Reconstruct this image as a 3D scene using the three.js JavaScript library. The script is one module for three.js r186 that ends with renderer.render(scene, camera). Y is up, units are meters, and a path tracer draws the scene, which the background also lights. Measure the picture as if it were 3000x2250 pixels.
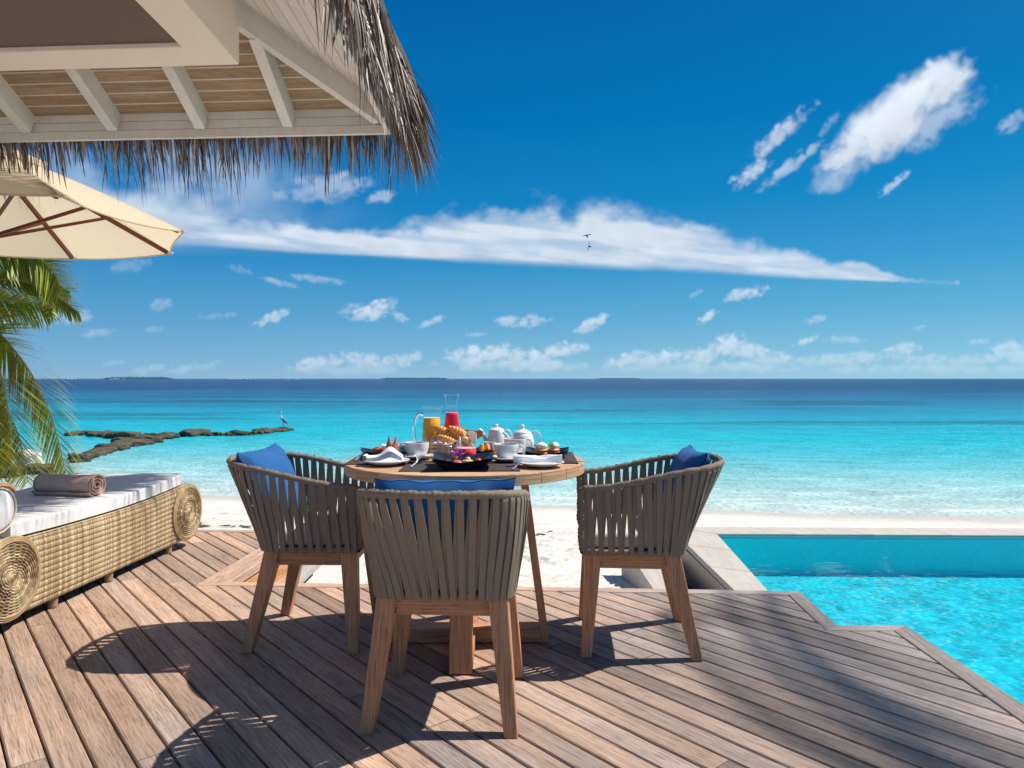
import * as THREE from 'three';
import { RoundedBoxGeometry } from 'three/addons/geometries/RoundedBoxGeometry.js';
import { mergeGeometries, mergeVertices } from 'three/addons/utils/BufferGeometryUtils.js';

// ------------------------------------------------------------------ camera, sky, sun, exposure
const scene = new THREE.Scene();
const camera = new THREE.PerspectiveCamera(2 * Math.atan(1125 / 2050) * 180 / Math.PI, 4 / 3, 0.05, 40000);
camera.position.set(0, 1.085, 0);
camera.lookAt(0, 1.085, -10);
camera.setViewOffset(3000, 2250, 0, 15, 3000, 2250);       // a small lens shift keeps the uprights upright

const SUN = new THREE.Vector3(0.73, 1, -0.215).normalize();
const sun = new THREE.DirectionalLight(new THREE.Color(1, 0.945, 0.86), 4.6);
sun.position.copy(SUN).multiplyScalar(60);
sun.castShadow = true;
sun.shadow.mapSize.set(4096, 4096);
Object.assign(sun.shadow.camera, { left: -14, right: 14, top: 14, bottom: -14, near: 1, far: 140 });
scene.add(sun, sun.target);

const renderer = new THREE.WebGLRenderer({ antialias: true });
renderer.toneMapping = THREE.LinearToneMapping;
renderer.toneMappingExposure = 1.30;
renderer.shadowMap.enabled = true;

scene.background = scene.environment = makeSky();

function makeSky() {
  const W = 4096, H = 2048, data = new Float32Array(W * H * 4);
  // colour of the clear air by height (degrees)
  const ramp = [[0, .235, .42, .56], [2, .165, .375, .54], [5, .085, .305, .51], [9, .030, .230, .465], [14, .006, .175, .42], [20, .001, .134, .362], [28, .001, .103, .310], [40, .001, .078, .255], [90, .002, .062, .205]];
  const air = (e, c) => {
    let i = 0; while (i < ramp.length - 2 && e > ramp[i + 1][0]) i++;
    const a = ramp[i], b = ramp[i + 1], t = Math.min(1, Math.max(0, (e - a[0]) / (b[0] - a[0])));
    for (let k = 0; k < 3; k++) c[k] = a[k + 1] + (b[k + 1] - a[k + 1]) * t;
  };
  // clouds to the north, on the tangent plane of the north point: across, up, half length, half thickness, tilt, density, raggedness
  const north = [
[0.5488,0.3707,0.1341,0.0410,41,1.00,0.66], [0.6171,0.4220,0.0512,0.0351,40,0.95,0.68], [0.4829,0.3268,0.0449,0.0244,25,0.90,0.68], [0.6049,0.3756,0.0780,0.0380,30,0.50,1.15],
  [0.3829,0.3488,0.0585,0.0127,40,0.62,1.10], [0.3415,0.2927,0.0366,0.0127,35,0.65,1.10], [0.3951,0.3024,0.0537,0.0098,38,0.50,1.20], [0.5463,0.2780,0.0268,0.0068,38,0.55,1.10],
  [0.7195,0.3683,0.0293,0.0122,35,0.40,1.10], [0.4537,0.3634,0.0244,0.0068,50,0.20,1.20], [-0.2024,0.0951,0.0415,0.0146,0,0.75,1.00], [-0.1854,0.1049,0.0220,0.0107,10,0.70,1.00],
  [-0.1610,0.0878,0.0146,0.0068,-20,0.45,1.00], [-0.3439,0.0868,0.0268,0.0083,22,0.60,1.10], [-0.3268,0.0937,0.0098,0.0068,30,0.50,1.00], [0.0122,0.0820,0.0415,0.0098,0,0.60,1.10],
  [0.1146,0.0780,0.0268,0.0093,25,0.65,1.10], [0.1073,0.0707,0.0195,0.0068,10,0.50,1.00], [0.2805,0.0888,0.0176,0.0068,32,0.70,1.00], [0.3341,0.1220,0.0341,0.0098,12,0.65,1.10],
  [0.4341,0.0844,0.0176,0.0063,12,0.38,1.10], [0.4195,0.0537,0.0185,0.0049,18,0.60,1.10], [0.4756,0.0556,0.0293,0.0059,0,0.30,1.10], [-0.1146,0.0815,0.0220,0.0059,22,0.50,1.10],
  [-0.0512,0.0634,0.0146,0.0034,5,0.40,1.00], [0.2634,0.1220,0.0122,0.0044,30,0.30,1.00], [0.6683,0.0532,0.0176,0.0039,5,0.45,1.10], [0.5805,0.0722,0.0122,0.0039,20,0.25,1.00],
  [-0.6244,0.0868,0.0268,0.0117,10,0.40,0.90], [-0.5927,0.0659,0.0244,0.0068,5,0.30,1.00], [-0.5024,0.1049,0.0195,0.0098,10,0.25,1.00], [-0.4195,0.0902,0.0293,0.0049,5,0.18,1.10],
  [-0.5098,0.0707,0.0146,0.0059,10,0.25,1.00], [-0.5463,0.1610,0.0341,0.0107,10,0.22,1.00], [-0.2780,0.1415,0.0439,0.0059,-8,0.30,1.20], [-0.3341,0.1376,0.0244,0.0054,-12,0.35,1.20],
  [-0.1854,0.2610,0.0220,0.0107,15,0.45,1.00], [-0.3902,0.1561,0.0195,0.0059,-20,0.15,1.20], [-0.2439,0.2756,0.0439,0.0244,10,0.45,1.10], [-0.2927,0.2683,0.0585,0.0244,0,0.40,1.10],
  [-0.2805,0.0205,0.0366,0.0107,10,0.55,1.20], [-0.2439,0.0268,0.0293,0.0107,10,0.55,1.20], [-0.2049,0.0234,0.0293,0.0117,5,0.50,1.20], [-0.1610,0.0254,0.0341,0.0107,12,0.55,1.20],
  [-0.2390,0.0122,0.0927,0.0098,0,0.30,1.00], [-0.0634,0.0293,0.0317,0.0176,5,0.72,1.15], [-0.0244,0.0366,0.0293,0.0156,5,0.75,1.15], [0.0146,0.0317,0.0341,0.0146,0,0.70,1.15],
  [0.0585,0.0366,0.0341,0.0127,14,0.68,1.15], [0.0927,0.0429,0.0220,0.0088,10,0.55,1.10], [0.0000,0.0185,0.1073,0.0107,0,0.50,1.00], [0.1659,0.0268,0.0366,0.0117,12,0.62,1.20],
  [0.2146,0.0283,0.0390,0.0137,10,0.62,1.20], [0.2732,0.0341,0.0341,0.0146,16,0.66,1.20], [0.3073,0.0488,0.0268,0.0156,20,0.72,1.15], [0.3366,0.0390,0.0293,0.0146,0,0.62,1.15],
  [0.3756,0.0283,0.0390,0.0117,-5,0.50,1.20], [0.2683,0.0156,0.1463,0.0098,0,0.40,1.00], [0.4341,0.0254,0.0390,0.0098,5,0.40,1.20], [0.4878,0.0283,0.0439,0.0107,5,0.42,1.20],
  [0.5561,0.0390,0.0268,0.0137,14,0.50,1.20], [0.5951,0.0268,0.0390,0.0107,0,0.38,1.20], [0.6585,0.0254,0.0439,0.0098,5,0.35,1.20], [0.7073,0.0390,0.0293,0.0127,16,0.50,1.20],
  [0.7268,0.0293,0.0293,0.0146,0,0.45,1.20], [0.5854,0.0137,0.1610,0.0078,0,0.30,1.00], [-0.5171,0.0137,0.0293,0.0068,10,0.25,1.20], [-0.4585,0.0146,0.0341,0.0068,10,0.28,1.20],
  [-0.5707,0.0220,0.0171,0.0049,10,0.20,1.20], [-0.4293,0.0195,0.0146,0.0068,20,0.22,1.20]
  ].map(([x, y, l, t, a, o, k]) => [x, y, l, t, Math.cos(a * Math.PI / 180), Math.sin(a * Math.PI / 180), o, k]);
  // scattered clouds round the rest of the horizon: azimuth, height, half size, half thickness (radians), density
  const R = rng(77), rest = [];
  for (let i = 0; i < 110; i++) {
    const az = 0.74 + R() * (2 * Math.PI - 1.48), low = R() < 0.6;
    rest.push([az, low ? 0.012 + R() * 0.03 : 0.06 + R() * R() * 0.6, low ? 0.03 + R() * 0.05 : 0.02 + R() * 0.1, low ? 0.010 + R() * 0.012 : 0.01 + R() * 0.035, 0.35 + R() * 0.5]);
  }
  const piece = (pts, x) => { let i = 0; while (i < pts.length - 2 && x > pts[i + 1][0]) i++; const a = pts[i], b = pts[i + 1]; return a[1] + (b[1] - a[1]) * (x - a[0]) / (b[0] - a[0]); };
  const wingTop = [[-.60, .285], [-.50, .285], [-.46, .262], [-.40, .242], [-.33, .228], [-.25, .220], [-.17, .218], [-.13, .222], [-.08, .245], [0, .244], [.03, .254], [.10, .252], [.18, .248], [.26, .235], [.34, .207], [.42, .182], [.50, .163], [.58, .146], [.63, .137]];
  const wingBot = [[-.60, .192], [-.44, .190], [-.30, .1795], [0, .1655], [.20, .1580], [.42, .1450], [.63, .1345]];
  const c = [0, 0, 0];
  for (let j = 0; j < H; j++) {
    const el = ((j + .5) / H - .5) * Math.PI, y = Math.sin(el), r = Math.cos(el);
    air(el * 180 / Math.PI, c);
    for (let i = 0; i < W; i++) {
      const o = (j * W + i) * 4;
      data[o + 3] = 1;
      if (el <= 0) { data[o] = .10; data[o + 1] = .21; data[o + 2] = .29; continue; }
      const az = ((i + .5) / W - .5) * 2 * Math.PI, x = r * Math.cos(az), z = r * Math.sin(az);
      const cs = x * SUN.x + y * SUN.y + z * SUN.z, glow = Math.pow(Math.max(0, cs), 14) * .30 + Math.pow(Math.max(0, cs), 40) * .5, side = 1 + .24 * x;
      let R0 = c[0] * side + glow * .55, G0 = c[1] * side + glow * .5, B0 = c[2] * (1 + .12 * x) + glow * .42, a = 0, bright = 1;
      if (z < -.2 && Math.abs(x) < -z * 1.0 && y < -z * .8) {
        const u = x / -z, v = y / -z;
        // the long flat-bottomed wing of cloud
        if (u > -.62 && u < .64 && v > .12 && v < .31) {
          const t = piece(wingTop, u) + (fbm(u * 26 + 9, v * 30, 4) - .5) * .030, b = piece(wingBot, u) + (fbm(u * 8, 3.3, 2) - .5) * .004;
          const th = Math.max(.004, t - b), h = (v - b) / th;
          const streak = fbm(u * 14 + v * 20, v * 90 + u * 8, 4), lump = fbm(u * 34, v * 44, 4);
          let d = sm(-.07, .10, h) * (1 - sm(.55, 1.05, h + (lump - .5) * .5)) * (.60 + .42 * sm(.25, .7, streak));
          d *= (sm(-.62, -.35, u) * .75 + .25) * (1 - .50 * sm(.44, .64, u)) * sm(.0005, .009, th);
          a = Math.min(.88, d * .95);
          bright = .90 + .22 * (lump - .5) + .10 * h;
        }
        const hz = fbm(u * 9 + 4, v * 14, 4);                                   // veil behind the thatch
        if (u > -.98 && u < -.08 && v > .15 && v < .60) a = Math.max(a, .80 * sm(.17, .225, v) * sm(.22, .60, hz) * Math.exp(-(((u + .50) / .15) ** 2) - (((v - .255) / .085) ** 2)));
        for (let q = 0; q < north.length; q++) {
          const n = north[q], du = u - n[0], dv = v - n[1];
          if (Math.abs(du) > n[2] * 1.7 || Math.abs(dv) > n[2] * 1.7) continue;
          const p = (du * n[4] + dv * n[5]) / n[2], s = (-du * n[5] + dv * n[4]) / n[3], rr = p * p + s * s * (s < 0 ? 1.35 : 1);
          if (rr > 2.6) continue;
          const f = 5.5 / Math.sqrt(n[2] * n[3] * 1.0), U = du * n[4] + dv * n[5], W2 = -du * n[5] + dv * n[4], big = fbm(u * f * .3 + q * 3.1, v * f * .3, 3), w = fbm(U * f * .42 + q * 7 + big * 1.2, W2 * f * .62 + big, 5);
          const d = 1 - rr + (w - .5) * 2.0 * n[7] + (big - .5) * 1.0;
          const al = n[6] * .95 * sm(-.30, n[7] < .7 ? .95 : 1.15, d);
          if (al > a) { a = a + (al - a) * 1; bright = .88 + .16 * sm(-.8, .8, s + p * .3) + .18 * (w - .5); }
        }
      } else {
        const azn = Math.atan2(x, -z), an = azn < 0 ? azn + 2 * Math.PI : azn;
        for (let q = 0; q < rest.length; q++) {
          const n = rest[q], du = (an - n[0]) * r;
          if (Math.abs(du) > n[2] * 1.5) continue;
          const dv = el - n[1];
          if (Math.abs(dv) > n[3] * 1.6) continue;
          const p = du / n[2], s = dv / n[3], rr = p * p + s * s;
          if (rr > 2.2) continue;
          const d = 1 - rr + (fbm(an * 40 + q, el * 60, 4) - .5) * 2.4, al = n[4] * sm(-.2, 1.2, d);
          if (al > a) a = al;
        }
      }
      if (a > 0) {
        const far = Math.exp(-el * 16) * .28;                                     // low clouds stand in the haze
        const k = bright, cr = (.62 * (1 - far) + R0 * far) * k, cg = (.68 * (1 - far) + G0 * far) * k, cb = (.75 * (1 - far) + B0 * far) * k;
        R0 += (cr - R0) * a; G0 += (cg - G0) * a; B0 += (cb - B0) * a;
      }
      data[o] = R0; data[o + 1] = G0; data[o + 2] = B0;
    }
  }
  const t = new THREE.DataTexture(data, W, H, THREE.RGBAFormat, THREE.FloatType);
  t.mapping = THREE.EquirectangularReflectionMapping;
  t.magFilter = THREE.LinearFilter;
  t.needsUpdate = true;
  return t;
}

// ------------------------------------------------------------------ helpers
function rng(seed) { let s = seed | 0; return () => { s = (s + 0x6d2b79f5) | 0; let t = Math.imul(s ^ (s >>> 15), 1 | s); t = (t + Math.imul(t ^ (t >>> 7), 61 | t)) ^ t; return ((t ^ (t >>> 14)) >>> 0) / 4294967296; }; }
function sm(a, b, x) { const t = Math.min(1, Math.max(0, (x - a) / (b - a))); return t * t * (3 - 2 * t); }
function mix(a, b, t) { return a + (b - a) * t; }
function hash2(x, y) { let h = Math.imul(x, 374761393) + Math.imul(y, 668265263) | 0; h = Math.imul(h ^ (h >>> 13), 1274126177); return ((h ^ (h >>> 16)) >>> 0) / 4294967296; }
function wrap(n, p) { return p ? ((n % p) + p) % p : n; }
function vnoise(x, y, px = 0, py = 0) {
  const xi = Math.floor(x), yi = Math.floor(y), fx = x - xi, fy = y - yi, u = fx * fx * (3 - 2 * fx), v = fy * fy * (3 - 2 * fy);
  const x0 = wrap(xi, px), x1 = wrap(xi + 1, px), y0 = wrap(yi, py), y1 = wrap(yi + 1, py);
  const a = hash2(x0, y0), b = hash2(x1, y0), c = hash2(x0, y1), d = hash2(x1, y1);
  return a + (b - a) * u + (c - a) * v + (a - b - c + d) * u * v;
}
function fbm(x, y, o = 4, px = 0, py = 0) { let s = 0, a = .5, n = 0; for (let i = 0; i < o; i++) { s += a * vnoise(x + i * 17, y + i * 31, px, py); n += a; x *= 2; y *= 2; px *= 2; py *= 2; a *= .5; } return s / n; }
function noise3(x, y, z) { return (vnoise(x + z * .71, y - z * .53) + vnoise(y * 1.1 + 31, z * 1.1 + x * .37) + vnoise(z * .9 + 57, x * .93 - y * .41)) / 3; }
// a computed texture; fn(u, v) gives one value or [r, g, b], 0 to 1
function tex(w, h, fn, srgb) {
  const d = new Uint8Array(w * h * 4);
  for (let j = 0; j < h; j++) for (let i = 0; i < w; i++) {
    const c = fn((i + .5) / w, (j + .5) / h), o = (j * w + i) * 4;
    for (let k = 0; k < 3; k++) d[o + k] = Math.max(0, Math.min(255, 255 * (c.length ? c[k] : c)));
    d[o + 3] = 255;
  }
  const t = new THREE.DataTexture(d, w, h);
  t.wrapS = t.wrapT = THREE.RepeatWrapping;
  t.magFilter = THREE.LinearFilter;
  t.minFilter = THREE.LinearMipmapLinearFilter;
  if (srgb) t.colorSpace = THREE.SRGBColorSpace;
  t.needsUpdate = true;
  return t;
}
const lin = (r, g, b) => new THREE.Color().setRGB(r, g, b);
const mat = (color, roughness = .8, more = {}) => new THREE.MeshPhysicalMaterial({ color: Array.isArray(color) ? lin(...color) : color, roughness, ...more });

const used = new Map();
function numbered(name) { const n = used.get(name) ?? 0; used.set(name, n + 1); return n ? name + '_' + String(n).padStart(3, '0') : name; }
function put(o, pos, turn) { if (pos) o.position.set(...pos); if (turn !== undefined) o.rotation.set(0, turn, 0); return o; }
function thing(name, label, category, pos, turn, group) {
  const o = put(new THREE.Group(), pos, turn);
  o.name = numbered(name);
  o.userData = { label, category, ...(group ? { group } : {}) };
  scene.add(o);
  return o;
}
function part(parent, name, geo, m, label) {
  const o = new THREE.Mesh(geo, m);
  o.name = name; o.castShadow = o.receiveShadow = true;
  if (label) o.userData = { label };
  parent.add(o);
  return o;
}
function solo(name, label, category, geo, m, pos, turn, group) {
  const o = put(part(scene, numbered(name), geo, m), pos, turn);
  o.userData = { label, category, ...(group ? { group } : {}) };
  return o;
}
function structure(name, geo, m) { const o = part(scene, name, geo, m); o.userData = { kind: 'structure' }; return o; }
function copy(root, label, pos, turn) { const c = root.clone(); c.name = numbered(root.name.replace(/_\d+$/, '')); put(c, pos, turn); c.userData = { ...root.userData, label }; scene.add(c); return c; }
function merge(list) { return mergeGeometries(list.map((g) => { const n = g.index ? g.toNonIndexed() : g; if (!n.attributes.uv) n.setAttribute('uv', new THREE.BufferAttribute(new Float32Array(n.attributes.position.count * 2), 2)); return n; })); }
function at(g, x, y, z, rx = 0, ry = 0, rz = 0, s = 1) { g.scale(s, s, s); if (rx) g.rotateX(rx); if (rz) g.rotateZ(rz); if (ry) g.rotateY(ry); return g.translate(x, y, z); }
function deform(g, fn) { const p = g.attributes.position, v = new THREE.Vector3(); for (let i = 0; i < p.count; i++) { v.fromBufferAttribute(p, i); fn(v, i); p.setXYZ(i, v.x, v.y, v.z); } g.computeVertexNormals(); return g; }
function paint(g, fn) { const p = g.attributes.position, c = new Float32Array(p.count * 3); for (let i = 0; i < p.count; i++) c.set(fn(p.getX(i), p.getY(i), p.getZ(i), i), i * 3); g.setAttribute('color', new THREE.BufferAttribute(c, 3)); return g; }
// texture coordinates in metres, the grain along the axis 'x', 'y' or 'z'
function metric(g, axis = 'x', ou = 0, ov = 0) {
  const p = g.attributes.position, n = g.attributes.normal, uv = new Float32Array(p.count * 2);
  for (let i = 0; i < p.count; i++) {
    const P = { x: p.getX(i), y: p.getY(i), z: p.getZ(i) }, N = { x: Math.abs(n.getX(i)), y: Math.abs(n.getY(i)), z: Math.abs(n.getZ(i)) };
    const others = ['x', 'y', 'z'].filter((a) => a !== axis), v = N[others[0]] > N[others[1]] ? P[others[1]] : P[others[0]];
    uv[i * 2] = (N[axis] > .8 ? P[others[0]] * .3 : P[axis]) + ou; uv[i * 2 + 1] = v + ov + (N[others[0]] > N[others[1]] ? .13 : 0);
  }
  g.setAttribute('uv', new THREE.BufferAttribute(uv, 2));
  return g;
}
function box(w, h, d, r = .003, axis) { const g = new RoundedBoxGeometry(w, h, d, 1, Math.min(r, w * .45, h * .45, d * .45)); return metric(g, axis ?? (w >= h && w >= d ? 'x' : h >= d ? 'y' : 'z'), box.n = ((box.n ?? 0) + .37) % 1, (box.m = ((box.m ?? 0) + .113) % .5)); }
function lathe(pts, seg = 40) { return new THREE.LatheGeometry(pts.map(([x, y]) => new THREE.Vector2(Math.max(x, 1e-4), y)), seg); }
// a surface over a grid: fn(u, v) -> [x, y, z]
function sheet(nu, nv, fn, colour, closed) {
  const P = [], U = [], I = [], C = [];
  for (let j = 0; j <= nv; j++) for (let i = 0; i <= nu; i++) { const u = i / nu, v = j / nv; P.push(...fn(u, v)); U.push(u, v); if (colour) C.push(...colour(u, v)); }
  for (let j = 0; j < nv; j++) for (let i = 0; i < nu; i++) { const a = j * (nu + 1) + i, b = a + 1, c = a + nu + 1, d = c + 1; I.push(a, b, c, b, d, c); }
  const g = new THREE.BufferGeometry();
  g.setAttribute('position', new THREE.Float32BufferAttribute(P, 3));
  g.setAttribute('uv', new THREE.Float32BufferAttribute(U, 2));
  if (colour) g.setAttribute('color', new THREE.Float32BufferAttribute(C, 3));
  g.setIndex(I);
  g.computeVertexNormals();
  if (closed) {                                                                    // smooth normals across the seam u = 0 = 1
    const n = g.attributes.normal;
    for (let j = 0; j <= nv; j++) { const a = j * (nu + 1), b = a + nu, x = n.getX(a) + n.getX(b), y = n.getY(a) + n.getY(b), z = n.getZ(a) + n.getZ(b), l = Math.hypot(x, y, z) || 1; n.setXYZ(a, x / l, y / l, z / l); n.setXYZ(b, x / l, y / l, z / l); }
  }
  return g;
}
// a round bar of changing thickness along a curve: rad(t, angle) -> radius
function sweep(pts, rad, n = 24, m = 10, closedEnds = true, colour) {
  const curve = pts.getPointAt ? pts : new THREE.CatmullRomCurve3(pts.map((p) => new THREE.Vector3(...p)));
  const f = curve.computeFrenetFrames(n, false), Q = [];
  for (let i = 0; i <= n; i++) Q.push(curve.getPointAt(i / n));
  const g = sheet(m, n, (u, v) => {
    const i = Math.round(v * n), a = -u * 2 * Math.PI, r = rad(v, u), p = Q[i], N = f.normals[i], B = f.binormals[i], c = Math.cos(a) * r, s = Math.sin(a) * r;
    return [p.x + N.x * c + B.x * s, p.y + N.y * c + B.y * s, p.z + N.z * c + B.z * s];
  }, colour, true);
  return g;
}
const V = (x, y, z) => new THREE.Vector3(x, y, z);
// a straight square bar from a to b, w across and h deep
function bar(a, b, w, h, r = .002) {
  const A = V(...a), B = V(...b), d = B.clone().sub(A), l = d.length(), g = box(w, l, h, r, 'y');
  const q = new THREE.Quaternion(), y = d.normalize(), up = Math.abs(y.y) > .9 ? V(0, 0, 1) : V(0, 1, 0), x = up.clone().cross(y).normalize(), z = x.clone().cross(y).normalize();
  q.setFromRotationMatrix(new THREE.Matrix4().makeBasis(x, y, z));
  return g.applyQuaternion(q).translate((A.x + B.x) / 2, (A.y + B.y) / 2, (A.z + B.z) / 2);
}

// ------------------------------------------------------------------ materials
const T = {};
T.wood = tex(1024, 512, (u, v) => {
  const w = fbm(u * 5, v * 9, 3, 5, 9), g = fbm(u * 9 + w * .6, v * 90 + w * 3, 4, 9, 90), f = vnoise(u * 44, v * 420, 44, 420), s = sm(.62, .8, vnoise(u * 26, v * 230, 26, 230));
  const k = .50 + .52 * g + .18 * (w - .5) + .14 * (f - .5) - .20 * s;
  return [k * 1.02, k * (.985 + .03 * w), k * (.96 + .05 * w)];
});
T.woodBump = tex(1024, 512, (u, v) => { const w = fbm(u * 5, v * 9, 3, 5, 9), s = vnoise(u * 26, v * 230, 26, 230); return .55 * fbm(u * 9 + w * .6, v * 90 + w * 3, 4, 9, 90) + .45 * (1 - sm(.6, .85, s)); });
T.fabric = tex(128, 128, (u, v) => { const a = Math.floor(u * 32), b = Math.floor(v * 32), fu = (u * 32) % 1, fv = (v * 32) % 1, over = (a + b) % 2; return .35 + .5 * (over ? Math.sin(fv * Math.PI) : Math.sin(fu * Math.PI)) * (.8 + .4 * hash2(a, b)); });
T.plaster = tex(512, 512, (u, v) => .5 + .5 * (fbm(u * 60, v * 60, 4, 60, 60) - .5) * 2);
T.mottle = tex(512, 512, (u, v) => { const k = .86 + .22 * (fbm(u * 6, v * 6, 5, 6, 6) - .5) + .1 * (fbm(u * 60, v * 60, 2, 60, 60) - .5); return [k, k, k]; });
T.stone = tex(512, 512, (u, v) => { const s = fbm(u * 4, v * 60 + fbm(u * 6, v * 6, 3, 6, 6) * 6, 4, 4, 60), k = .84 + .2 * (s - .5) + .1 * (fbm(u * 12, v * 12, 4, 12, 12) - .5); return [k * 1.01, k, k * .97]; });
function rep(t, sx, sy = sx) { const c = t.clone(); c.repeat.set(sx, sy); c.needsUpdate = true; return c; }
const woodMat = (c, r = .62, more = {}) => mat(c, r, { map: rep(T.wood, .8, 2.2), bumpMap: rep(T.woodBump, .8, 2.2), bumpScale: .0008, specularIntensity: .5, ...more });
const M = {
  plank: woodMat([1, 1, 1], .7, { vertexColors: true, bumpScale: .0012, specularIntensity: .35 }),
  teak: woodMat([.66, .325, .165], .55),
  teakTop: woodMat([.70, .43, .25], .6),
  white: mat([.82, .77, .70], .6, { map: rep(T.mottle, .7) }),
  plaster: mat([.84, .71, .595], .85, { bumpMap: rep(T.plaster, 2), bumpScale: .002 }),
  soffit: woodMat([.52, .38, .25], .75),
  strap: mat([.222, .170, .120], .85, { bumpMap: rep(T.fabric, 20, 4), bumpScale: .0006, sheen: .3, sheenColor: lin(.45, .36, .28), sheenRoughness: .6 }),
  cushion: mat([.62, .58, .55], .9, { bumpMap: rep(T.fabric, 8), bumpScale: .0006 }),
  blue: mat([.010, .125, .37], .9, { bumpMap: rep(T.fabric, 6), bumpScale: .0014, map: rep(T.mottle, 2), sheen: .35, sheenColor: lin(.3, .5, .9), sheenRoughness: .6 }),
  mattress: mat([.72, .70, .70], .92, { bumpMap: rep(T.fabric, 14), bumpScale: .0005 }),
  canvas: mat([.76, .645, .455], 1, { transmission: .44, thickness: 0, side: THREE.DoubleSide, bumpMap: rep(T.fabric, 14), bumpScale: .0004, specularIntensity: .1 }),
  stone: mat([.60, .545, .48], .7, { map: rep(T.stone, 1), bumpMap: rep(T.stone, 1), bumpScale: .0015 }),
  glass: mat([.96, .98, .98], 0, { transmission: 1, thickness: 0, ior: 1.5 }),
  china: mat([.82, .81, .79], .12, { clearcoat: .4, clearcoatRoughness: .08 }),
  black: mat([.010, .018, .030], .32, { clearcoat: .25, clearcoatRoughness: .3, map: rep(T.mottle, 2) }),
  steel: mat([.62, .62, .62], .22, { metalness: 1 }),
  linen: mat([.80, .80, .82], .95, { bumpMap: rep(T.fabric, 3), bumpScale: .0005 }),
};
// ------------------------------------------------------------------ beach and sea
const SEA = -1.415, shore = (x) => 14.0 - .135 * x + 1.1 * (fbm(x * .16 + 3, 2.2, 2) - .5);
function sandHeight(x, z) {
  if (x > 1.2 && x < 9 && z > -5.63 && z < 1) return -1.1;                          // the pool's pit
  const t = shore(x) + z;                                                          // metres landward of the water's edge
  let h = SEA + .09 * t + .0022 * t * t * Math.sign(t);
  const cap = -.43; if (h > cap - .1) h = cap - .1 * Math.exp(-(h - cap + .1) / .1);
  if (t < -14) h = SEA - 2.2;
  const near = sm(1, 4, t);
  return h + near * (.045 * (fbm(x * 2.3, z * 2.3, 3) - .5) + .050 * (fbm(x * 7, z * 7, 3) - .5) + .02 * (fbm(x * 22, z * 22, 2) - .5)) + .02 * (fbm(x * .6, z * .6, 2) - .5);
}
{
  const prints = [], R = rng(5);
  for (let i = 0; i < 46; i++) prints.push([-1.2 + R() * 2.6, -4.0 - R() * 4.6, R() * 6.3, .02 + R() * .02]);
  const dip = (x, z) => { let d = 0; for (const p of prints) { const dx = x - p[0], dz = z - p[1]; if (dx * dx + dz * dz > .09) continue; const c = Math.cos(p[2]), s = Math.sin(p[2]), a = (dx * c + dz * s) / .13, b = (-dx * s + dz * c) / .06, q = a * a + b * b; d += -p[3] * Math.exp(-q * 1.4) + p[3] * .6 * Math.exp(-((Math.sqrt(q) - 1.25) ** 2) * 6); } return d; };
  const grid = (x0, x1, z0, z1, n, m, y = 0) => sheet(n, m, (u, v) => { const x = mix(x0, x1, u), z = mix(z1, z0, 1 - v); return [x, sandHeight(x, z) + (y ? 0 : dip(x, z)), z]; }, (u, v) => {
    const x = mix(x0, x1, u), z = mix(z1, z0, 1 - v), t = shore(x) + z, wet = 1 - sm(.25, 1.5, t + .5 * (fbm(x * 1.2, z * 1.2, 2) - .5)), speck = fbm(x * 30, z * 30, 2), patch = fbm(x * 1.3, z * 1.3, 3);
    const k = (1 - .30 * wet) * (.90 + .12 * patch) * (.88 + .22 * speck) * (t > 3 ? 1 - .35 * sm(.66, .8, speck) : 1);
    return [.70 * k, (.645 + .01 * wet) * k, (.565 + .03 * wet) * k];
  });
  const sandMat = new THREE.MeshStandardMaterial({ vertexColors: true, roughness: .95 });
  // fine near the deck, coarse where nothing of it shows; one sheet out to the sea bed
  const g = merge([grid(-2.4, 2.4, -9.2, -3.2, 230, 290), grid(-16, 16, -24, -9.2, 320, 150, 1), grid(-90, -16, -60, 20, 30, 40, 1), grid(16, 90, -60, 20, 30, 40, 1), grid(-16, -2.4, -9.2, 20, 90, 120, 1), grid(2.4, 16, -9.2, 20, 60, 120, 1), grid(-2.4, 2.4, -3.2, 20, 20, 40, 1), grid(-16, 16, -60, -24, 20, 20, 1)]);
  structure('sand', g, sandMat);
}
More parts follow.
